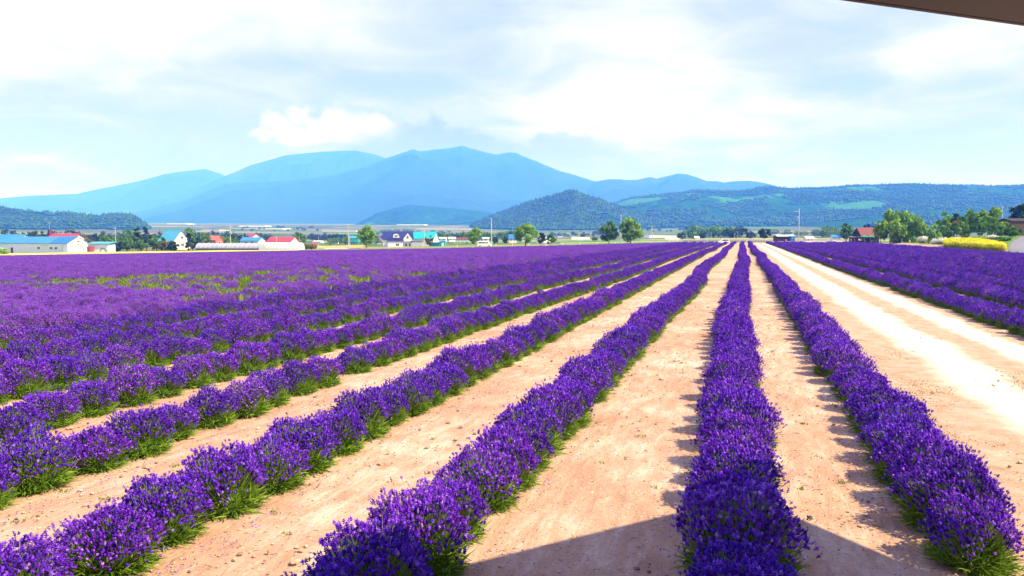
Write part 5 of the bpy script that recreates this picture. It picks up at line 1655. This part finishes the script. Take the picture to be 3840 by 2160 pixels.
# ------------------------------------------------------------------ yellow flower bed
def yellow_bed():
    r = np.random.default_rng(8)
    n = 15000
    sx = r.uniform(3536, 3768, n); t0 = (sx / 3.75 - 512) / FPX; d = 38.6 / (AX[0] + RX[0] * t0) + r.uniform(0, 1, n) * 16
    pts = np.array([gp(a, b) for a, b in zip(sx, d)])
    z = ground_z(pts[:, 0], pts[:, 1])
    edge = np.minimum(np.minimum((sx - 3530) / 34, (3772 - sx) / 14), 1) * np.minimum(1, 0.55 + 0.9 * fbm(sx * 0.06, d * 0.5, 4, 3))
    h = r.uniform(0.85, 1.55, n) * (0.75 + 0.25 * edge)
    b = np.column_stack([pts, z]); t = b + np.column_stack([r.normal(0, 0.08, n), r.normal(0, 0.08, n), h])
    v, f, ti = blades(b, t, np.full(n, 0.06), r.uniform(0.1, 0.4, n), r, 0.0)
    c = t + np.column_stack([r.normal(0, 0.05, (n, 2)), r.uniform(-0.22, 0.05, n)])
    V, F, T = heads(c, np.tile([0, 0, 1.0], (n, 1)), np.full(n, 0.24), np.full(n, 0.12), r.uniform(0.6, 1, n), r, 1)
    v, f, ti = merge([(v, f, ti), (V, F, T)])
    tag(obj('yellow_flowers', v, f, M_YELLOW, tint=ti), label='bed of tall bright yellow flowers beside the white greenhouse', cat='flower bed', kind='stuff')


yellow_bed()

# ------------------------------------------------------------------ hut with parasols
D = 290
b = house_root('hut', 'dark wooden hut with a russet roof beside the drooping tree', 3252, D, R(2), sy=911, cat='hut')
gable_wall(b, 0.2, 1.6, 7.2, 5.0, 2.9, 2.3, M_DARKWOOD)
gable_roof(b, 0.2, 0.9, 7.4, 6.6, 2.9, 2.6, M_HUTROOF, 0.45)
for x_ in (-3.4, -1.2, 1.4, 3.7): MB().box((x_, -2.3, 1.4), (0.16, 0.16, 2.9)).build('post', M_DARKWOOD, b)
MB().box((-1.8, -0.93, 1.5), (1.4, 0.06, 1.2)).build('hatch', M_BROWNB, b)
MB().box((1.8, -0.93, 1.3), (1.2, 0.06, 2.1)).build('door', M_BROWNB, b)
MB().box((-5.0, 0.4, 1.0), (2.6, 2.4, 2.2)).build('lean_to', M_DARKWOOD, b)
MB().box((-5.05, 0.3, 2.2), (3.0, 2.9, 0.12)).build('lean_to_roof', M_GREYW, b)
b = house_root('building', 'plain brown boarded building under the dark maple', 3800, 200, 0.0, cat='building')
gable_wall(b, 0, 0, 5.6, 6, 3.6, 0.6, M_BROWNB); gable_roof(b, 0, 0, 5.6, 6, 3.6, 0.6, M_DARKWOOD, 0.2)


def parasol(sx, d, label, sy=910.5):
    root = house_root('parasol', label, sx, d, 0, sy, 'green parasols in front of the hut', cat='parasol')
    MB().tube((0, 0, 0), (0, 0, 2.6), 0.04).build('pole', M_METAL, root)
    n = 8; v = [(0, 0, 2.75)] + [(1.7 * math.cos(i * math.pi / 4), 1.7 * math.sin(i * math.pi / 4), 2.15) for i in range(n)] + [(1.68 * math.cos(i * math.pi / 4), 1.68 * math.sin(i * math.pi / 4), 1.98) for i in range(n)]
    f = [(0, 1 + i, 1 + (i + 1) % n) for i in range(n)] + [(1 + i, 9 + i, 9 + (i + 1) % n, 1 + (i + 1) % n) for i in range(n)]
    obj('canopy', v, f, M_GREENCLOTH, root)
    MB().tube((0, 0, 0), (0, 0, 0.1), 0.25, 0.25, 8).build('base', M_CONC, root)
    tb = house_root('garden_table', 'small table under the ' + label, sx + 4, d + 0.3, 0, sy, cat='table')
    MB().tube((0, 0, 0.70), (0, 0, 0.74), 0.45, 0.45, 10).build('tabletop', M_WHITE, tb)
    MB().tube((0, 0, 0), (0, 0, 0.70), 0.04).build('leg', M_METAL, tb)


parasol(3238, 284, 'green parasol nearer the power pole')
parasol(3262, 284, 'green parasol nearer the drooping tree')


# ------------------------------------------------------------------ people
def person(sx, d, label, top, legs, h=1.65, stride=0.12, face=0.0, sy=None, arm=0.12):
    loc, a = place(sx, d, face, sy)
    root = empty('person', loc, a); tag(root, label, 'person', 'people by the hut and in the field')
    k = h / 1.65
    V = [(0, 0, .92), (0, 0, 1.15), (0, 0, 1.36), (0, 0, 1.44), (0, -.01, 1.50), (0, -.01, 1.60),
         (-.09, 0, .86), (-.10, stride, .48), (-.10, stride * .7, .08), (-.10, stride * .7 - .13, .03),
         (.09, 0, .86), (.10, -stride, .48), (.10, -stride * 1.4, .08), (.10, -stride * 1.4 - .13, .03),
         (-.17, 0, 1.34), (-.22, .02, 1.08), (-.22, -arm, .86), (-.22, -arm - .03, .78),
         (.17, 0, 1.34), (.22, .02, 1.08), (.22, -arm, .86), (.22, -arm - .03, .78)]
    E = [(0, 1), (1, 2), (2, 3), (3, 4), (4, 5), (0, 6), (6, 7), (7, 8), (8, 9), (0, 10), (10, 11), (11, 12), (12, 13), (2, 14), (14, 15), (15, 16), (16, 17), (2, 18), (18, 19), (19, 20), (20, 21)]
    Rr = [.13, .12, .13, .06, .09, .10, .085, .06, .045, .04, .085, .06, .045, .04, .06, .045, .035, .035, .06, .045, .035, .035]
    me = bpy.data.meshes.new('body'); me.from_pydata([(x * k, y * k, z * k) for x, y, z in V], E, []); me.update()
    o = bpy.data.objects.new('body', me); COL.objects.link(o); o.parent = root
    me.materials.append(M_SKIN); me.materials.append(legs); me.materials.append(top)
    md = o.modifiers.new('skin', 'SKIN')
    for i, rr in enumerate(Rr): me.skin_vertices[0].data[i].radius = (rr * k, rr * k)
    me.skin_vertices[0].data[0].use_root = True
    o.modifiers.new('sub', 'SUBSURF').levels = 1
    o.modifiers['sub'].render_levels = 1
    # clothing shells
    m = MB(); m.tube((0, 0, .88 * k), (0, 0, 1.12 * k), .165 * k, .145 * k, 10); m.tube((0, 0, 1.12 * k), (0, 0, 1.40 * k), .145 * k, .16 * k, 10)
    for s_ in (-1, 1): m.tube((s_ * .15 * k, 0, 1.37 * k), (s_ * .225 * k, .015, 1.12 * k), .075 * k, .062 * k, 8)
    m.build('shirt', top, root)
    m = MB()
    m.tube((0, 0, .80 * k), (0, 0, .90 * k), .165 * k, .16 * k, 10)
    for s_, st in ((-1, stride), (1, -stride)):
        m.tube((s_ * .09 * k, 0, .86 * k), (s_ * .10 * k, st * k, .48 * k), .10 * k, .075 * k, 8)
        m.tube((s_ * .10 * k, st * k, .48 * k), (s_ * .10 * k, st * (0.7 if st > 0 else 1.4) * k, .10 * k), .075 * k, .06 * k, 8)
    m.build('trousers', legs, root)
    hv = MB(); hv.tube((0, .015 * k, 1.50 * k), (0, .02 * k, 1.66 * k), .105 * k, .085 * k, 9); hv.build('hair', M_HAIR, root)
    return root


person(3219, 278, 'person in a white shirt standing in front of the hut', M_SHIRT, M_DENIM, 1.7, sy=911)
person(3202, 280, 'person in dark clothes left of the one in a white shirt', M_DENIM, M_DENIM, 1.65, face=1.0, sy=911)
person(3189, 282, 'person in pale pink at the edge of the hut', M_PINKCLOTH, M_DENIM, 1.6, face=2.0, sy=911)
person(3226, 280, 'person in blue trousers beside the green parasol', M_PINKCLOTH, M_DENIM, 1.6, face=-1.2, sy=911)
person(2868, 262, 'person in white standing at the far end of the rows', M_SHIRT, M_PINKCLOTH, 1.6, sy=911)
person(2974, 280, 'person in dark clothes near the far power pole', M_DENIM, M_DENIM, 1.6, sy=909)


# ------------------------------------------------------------------ vehicles
def vehicle(name, label, cat, sx, d, sy, L, W, H, prof, glass_side, rot, wheel_r, wx):
    loc, a = place(sx, d, rot, sy)
    root = empty(name, loc, a); tag(root, label, cat)
    # body: side profile (x,z) with tapered cabin, swept across the width
    n = len(prof); v = []; rows = [(-W / 2, 0.93), (-W / 2 * 0.96, 1.0), (W / 2 * 0.96, 1.0), (W / 2, 0.93)]
    ymin = prof
    for yy, s_ in rows:
        for x, z in prof:
            inn = 1 - 0.18 * max(0, (z - H * 0.52)) / (H * 0.48)
            v.append((x * (0.985 if s_ < 1 else 1), yy * inn, H * 0.5 + (z - H * 0.5) * (0.97 if s_ < 1 else 1)))
    f = [tuple(range(n - 1, -1, -1)), tuple(range(3 * n, 4 * n))]
    for r0 in range(3):
        for i in range(n):
            j = (i + 1) % n
            f.append((r0 * n + i, r0 * n + j, (r0 + 1) * n + j, (r0 + 1) * n + i))
    obj('body', v, f, M_CAR, root)
    def yat(z): return W / 2 * (1 - 0.18 * max(0, (z - H * 0.52)) / (H * 0.48)) + 0.012
    for poly in glass_side:
        for s_ in (-1, 1):
            vv = [(x, s_ * yat(z), z) for x, z in poly] + [(x, s_ * (yat(z) - 0.03), z) for x, z in poly]
            m_ = len(poly)
            ff = [tuple(range(m_ - 1, -1, -1)) if s_ > 0 else tuple(range(m_))] + [tuple(range(m_, 2 * m_))] + [(i, (i + 1) % m_, m_ + (i + 1) % m_, m_ + i) for i in range(m_)]
            obj('side_window', vv, ff, M_GLASS, root)
    for x in wx:
        for s_ in (-1, 1):
            w = MB(); w.tube((x, s_ * (W / 2 - 0.20), wheel_r), (x, s_ * (W / 2 + 0.01), wheel_r), wheel_r, wheel_r, 16)
            wo = w.build('wheel', M_BLACK, root)
            MB().tube((x, s_ * (W / 2 + 0.01), wheel_r), (x, s_ * (W / 2 + 0.03), wheel_r), wheel_r * 0.6, wheel_r * 0.5, 12).build('hubcap', M_METAL, wo)
    MB().box((L / 2 - 0.04, -W * 0.33, H * 0.42), (0.10, W * 0.2, 0.16)).build('headlight', M_GLASS, root)
    MB().box((L / 2 - 0.04, W * 0.33, H * 0.42), (0.10, W * 0.2, 0.16)).build('headlight', M_GLASS, root)
    MB().box((L / 2 + 0.0, 0, H * 0.22), (0.14, W * 0.94, 0.2), bev=0.03).build('bumper', M_CAR, root)
    MB().box((-L / 2 - 0.0, 0, H * 0.22), (0.14, W * 0.94, 0.2), bev=0.03).build('bumper', M_CAR, root)
    return root


# van: nose towards the right
L, H = 4.9, 1.95
prof = [(-2.4, 0.32), (-2.45, 0.95), (-2.36, 1.75), (-2.2, 1.93), (0.9, 1.95), (1.25, 1.86), (1.95, 1.12), (2.38, 0.98), (2.45, 0.55), (2.42, 0.32)]
vehicle('van', 'white van parked at the far edge of the purple field', 'van', 1817, 272, 925, L, 1.8, H, prof,
        [[(-2.2, 1.15), (-2.15, 1.62), (-0.95, 1.64), (-0.95, 1.15)], [(-0.85, 1.15), (-0.85, 1.64), (0.15, 1.64), (0.15, 1.15)], [(0.30, 1.15), (0.30, 1.64), (0.95, 1.62), (1.55, 1.15)]], R(5), 0.34, (-1.55, 1.5))
prof = [(-1.95, 0.35), (-2.0, 0.95), (-1.88, 1.15), (-1.72, 1.70), (-1.55, 1.76), (0.25, 1.76), (0.45, 1.70), (0.92, 1.12), (1.85, 1.02), (1.98, 0.75), (1.95, 0.35)]
suv = vehicle('car', 'white off road car parked at the far end of the rows', 'car', 2711, 272, 915, 4.0, 1.7, 1.76, prof,
        [[(-1.68, 1.12), (-1.58, 1.58), (-0.85, 1.60), (-0.85, 1.12)], [(-0.75, 1.12), (-0.75, 1.60), (0.0, 1.60), (0.0, 1.12)], [(0.08, 1.12), (0.08, 1.60), (0.30, 1.58), (0.68, 1.12)]], R(178), 0.38, (-1.25, 1.25))
MB().box((-0.6, -0.6, 1.80), (1.7, 0.05, 0.05)).build('roof_rail', M_METAL, suv)
MB().box((-0.6, 0.6, 1.80), (1.7, 0.05, 0.05)).build('roof_rail', M_METAL, suv)


# ------------------------------------------------------------------ poles and wires
def pole(sx, d, sy_base, sy_top, label, arms=(), extras=(), lean=0.0, r=0.17, name='power_pole', cat='power pole', group=None):
    k = K(d); loc, a = place(sx, d, 0, sy_base)
    zg = gz(loc[0], loc[1])
    root = empty(name, (loc[0], loc[1], min(loc[2], zg)), a); tag(root, label, cat, group)
    h = CAM_H + (HOR * 3.75 - sy_top) * k - root.location.z
    MB().tube((0, 0, -0.3), (lean * h, 0, h), r, r * 0.7, 8).build('shaft', M_CONC, root)
    for z, l_, o_ in arms:
        MB().box((lean * (h - z) + o_, 0, h - z), (l_, 0.12, 0.12)).build('crossarm', M_METAL, root)
    for z, dx in extras:
        MB().tube((lean * h + dx, -0.1, h - z), (lean * h + dx, -0.1, h - z + 0.7), 0.22, 0.22, 8).build('transformer', M_METAL, root)
        MB().box((lean * h + dx / 2, 0, h - z + 0.2), (abs(dx), 0.08, 0.08)).build('bracket', M_METAL, root)
    return Vector((root.location.x, root.location.y, root.location.z + h))


tops = {}
tops['a'] = pole(436, 320, 942, 852, 'short power pole among the trees by the blue roofed barns', [(0.5, 1.8, 0)])
tops['b'] = pole(866, 300, 938, 844, 'tall power pole in front of the grey tunnel greenhouse', [(0.4, 2.6, 0), (1.0, 1.2, 0.6), (3.2, 1.0, 0.5)], [(3.4, 0.5)])
tops['c'] = pole(1308, 300, 938, 841, 'double power pole left of the slender birch', [(0.3, 1.0, 0)])
pole(1316, 300, 938, 890, 'short second shaft beside the double pole', lean=-0.12, r=0.12)
pole(1038, 290, 937, 887, 'thin white pole in front of the red roofed shed', [(0.2, 0.9, 0)], r=0.10)
tops['d'] = pole(1592, 320, 931, 861, 'slim white pole in front of the turquoise barn', [(0.5, 1.0, -0.4)], r=0.15)
tops['e'] = pole(1843, 275, 925, 819, 'white power pole standing at the nose of the van', [(0.2, 0.6, 0)], r=0.2)
tops['f'] = pole(2327, 300, 912, 806, 'pole whose top shows beside the taller birch', [(0.3, 0.7, 0)])
pole(2014, 290, 922, 860, 'thin grey pole right of the large round tree', r=0.09)
tops['g'] = pole(2447, 278, 917, 848, 'leaning white pole right of the twin birches', lean=-0.05, r=0.15)
pole(2478, 276, 917, 900, 'short slanting white stay post', lean=-0.45, r=0.12, name='stay_post', cat='post')
tops['h'] = pole(2993, 275, 910, 783, 'tall power pole with a side arm at the far end of the rows', [(0.9, 2.1, -1.0), (3.9, 0.9, -0.7)], [(3.4, -0.45)], r=0.17)
tops['i'] = pole(3751, 230, 880, 771, 'pole rising above the garden trees', [(0.6, 0.8, 0)], r=0.12)
pole(2555, 560, 902, 884, 'tiny pole among the trees on the plain', r=0.12)
pole(2665, 430, 903, 872, 'small pole left of the white car', [(0.2, 0.8, 0)], r=0.1)
pole(2753, 430, 903, 875, 'small pole right of the white car', [(0.2, 0.8, 0)], r=0.1)
pole(500, 300, 945, 905, 'wooden trestle leg beside the layered pines', lean=0.28, r=0.09, name='trestle', cat='trestle')
pole(1196, 500, 905, 886, 'small pole in front of the village', r=0.1)


def wire(a, b, label, sag=1.0, off=0.0):
    m = MB(); pts = []
    for i in range(13):
        t = i / 12; p = a.lerp(b, t); pts.append((p.x, p.y, p.z - 0.45 + off - sag * 4 * t * (1 - t)))
    m.path(pts, 0.035, 4)
    o = m.build('power_line', M_BLACK)
    tag(o, label, 'wire')


wire(tops['a'], tops['b'], 'wire from the short pole to the tall greenhouse pole', 1.4)
wire(tops['b'], tops['c'], 'wire from the greenhouse pole to the double pole', 1.3)
wire(tops['c'], tops['e'], 'wire from the double pole to the van pole', 1.5)
wire(tops['e'], tops['f'], 'wire from the van pole to the birch pole', 1.2)
x_, y_ = gp(3170, 300)
wire(tops['h'], Vector((gp(2700, 900)[0], gp(2700, 900)[1], 30)), 'wire running off from the tall far pole', 2.0)
x_, y_ = gp(-80, 320)
wire(Vector((x_, y_, tops['a'].z + 1)), tops['a'], 'wire coming in from beyond the blue barns', 1.0)

# ------------------------------------------------------------------ marker posts and rails along the far edge
posts = [(1715, 926), (1860, 922), (1922, 921), (1984, 920), (2047, 920), (2110, 919), (2175, 918), (2240, 917), (2306, 916.5), (2371, 916), (2440, 915), (2510, 914), (2580, 913), (2652, 912), (2799, 910), (2946, 907)]
first = None
names_near = ['left of the van', 'just right of the van', 'between van and round tree', 'left of the round tree', 'right of the round tree', 'right of the cone shaped shrub tree', 'on open ground before the birches', 'left of the twin birches',
              'under the darker birch', 'under the brighter birch', 'left of the leaning pole', 'right of the slanting stay post', 'halfway from leaning pole to the car', 'just left of the white car', 'right of the white car', 'left of the tall far pole']
for (sx, sy), nm in zip(posts, names_near):
    loc, a = place(sx, 268, 0, sy)
    zg = gz(loc[0], loc[1])
    if first is None:
        first = empty('marker_post', (0, 0, 0), YAW)
        MB().box((0, 0, 0.35), (0.16, 0.16, 0.9), bev=0.02).build('post', M_WHITE, first)
        MB().box((0, 0, 0.83), (0.22, 0.22, 0.06)).build('cap', M_WHITE, first)
        p = first
    else:
        p = copy_tree(first)
    p.location = (loc[0], loc[1], loc[2])
    tag(p, 'short white marker post ' + nm, 'marker post', 'white marker posts along the far edge')


def rail(label, x0, x1, d, sy, h, n, hz=None, mat=M_WHITE):
    k = K(d); loc, a = place(x0, d, 0, sy)
    root = empty('guard_rail', loc, a); tag(root, label, 'rail')
    L = (x1 - x0) * k
    MB().box((L / 2, 0, h), (L, 0.1, 0.28)).build('beam', mat, root)
    for i in range(n):
        MB().box((L * (i + 0.5) / n, 0.08, h / 2 - 0.1), (0.12, 0.06, h + 0.1)).build('post', mat, root)


rail('long white low rail under the double power pole', 1216, 1339, 285, 937, 0.55, 6)
rail('white barrier lying left of the parked white car', 2500, 2545, 300, 903, 0.35, 3)
rail('short white rail right of the far power pole', 3010, 3060, 262, 909, 0.25, 3)
rail('white rail with posts left of the slender tree', 3064, 3096, 262, 909, 0.25, 3)
rail('small white rail by the slender tree', 3132, 3158, 262, 908, 0.25, 2)
rail('pale edging board by the lawn under the drooping tree', 3334, 3378, 196, 927, 0.10, 2)
# frames beside the rails
for sx, lab in ((3058, 'thin white hoop frame between the rails'), (3104, 'thin white bent frame by the rails')):
    loc, a = place(sx, 262, 0, 909)
    o = empty('hoop_frame', loc, a); tag(o, lab, 'frame')
    MB().path([(-0.35, 0, 0), (-0.35, 0, 1.2), (0.0, 0, 1.5), (0.35, 0, 1.2), (0.35, 0, 0)], 0.05).build('hoop', M_WHITE, o)
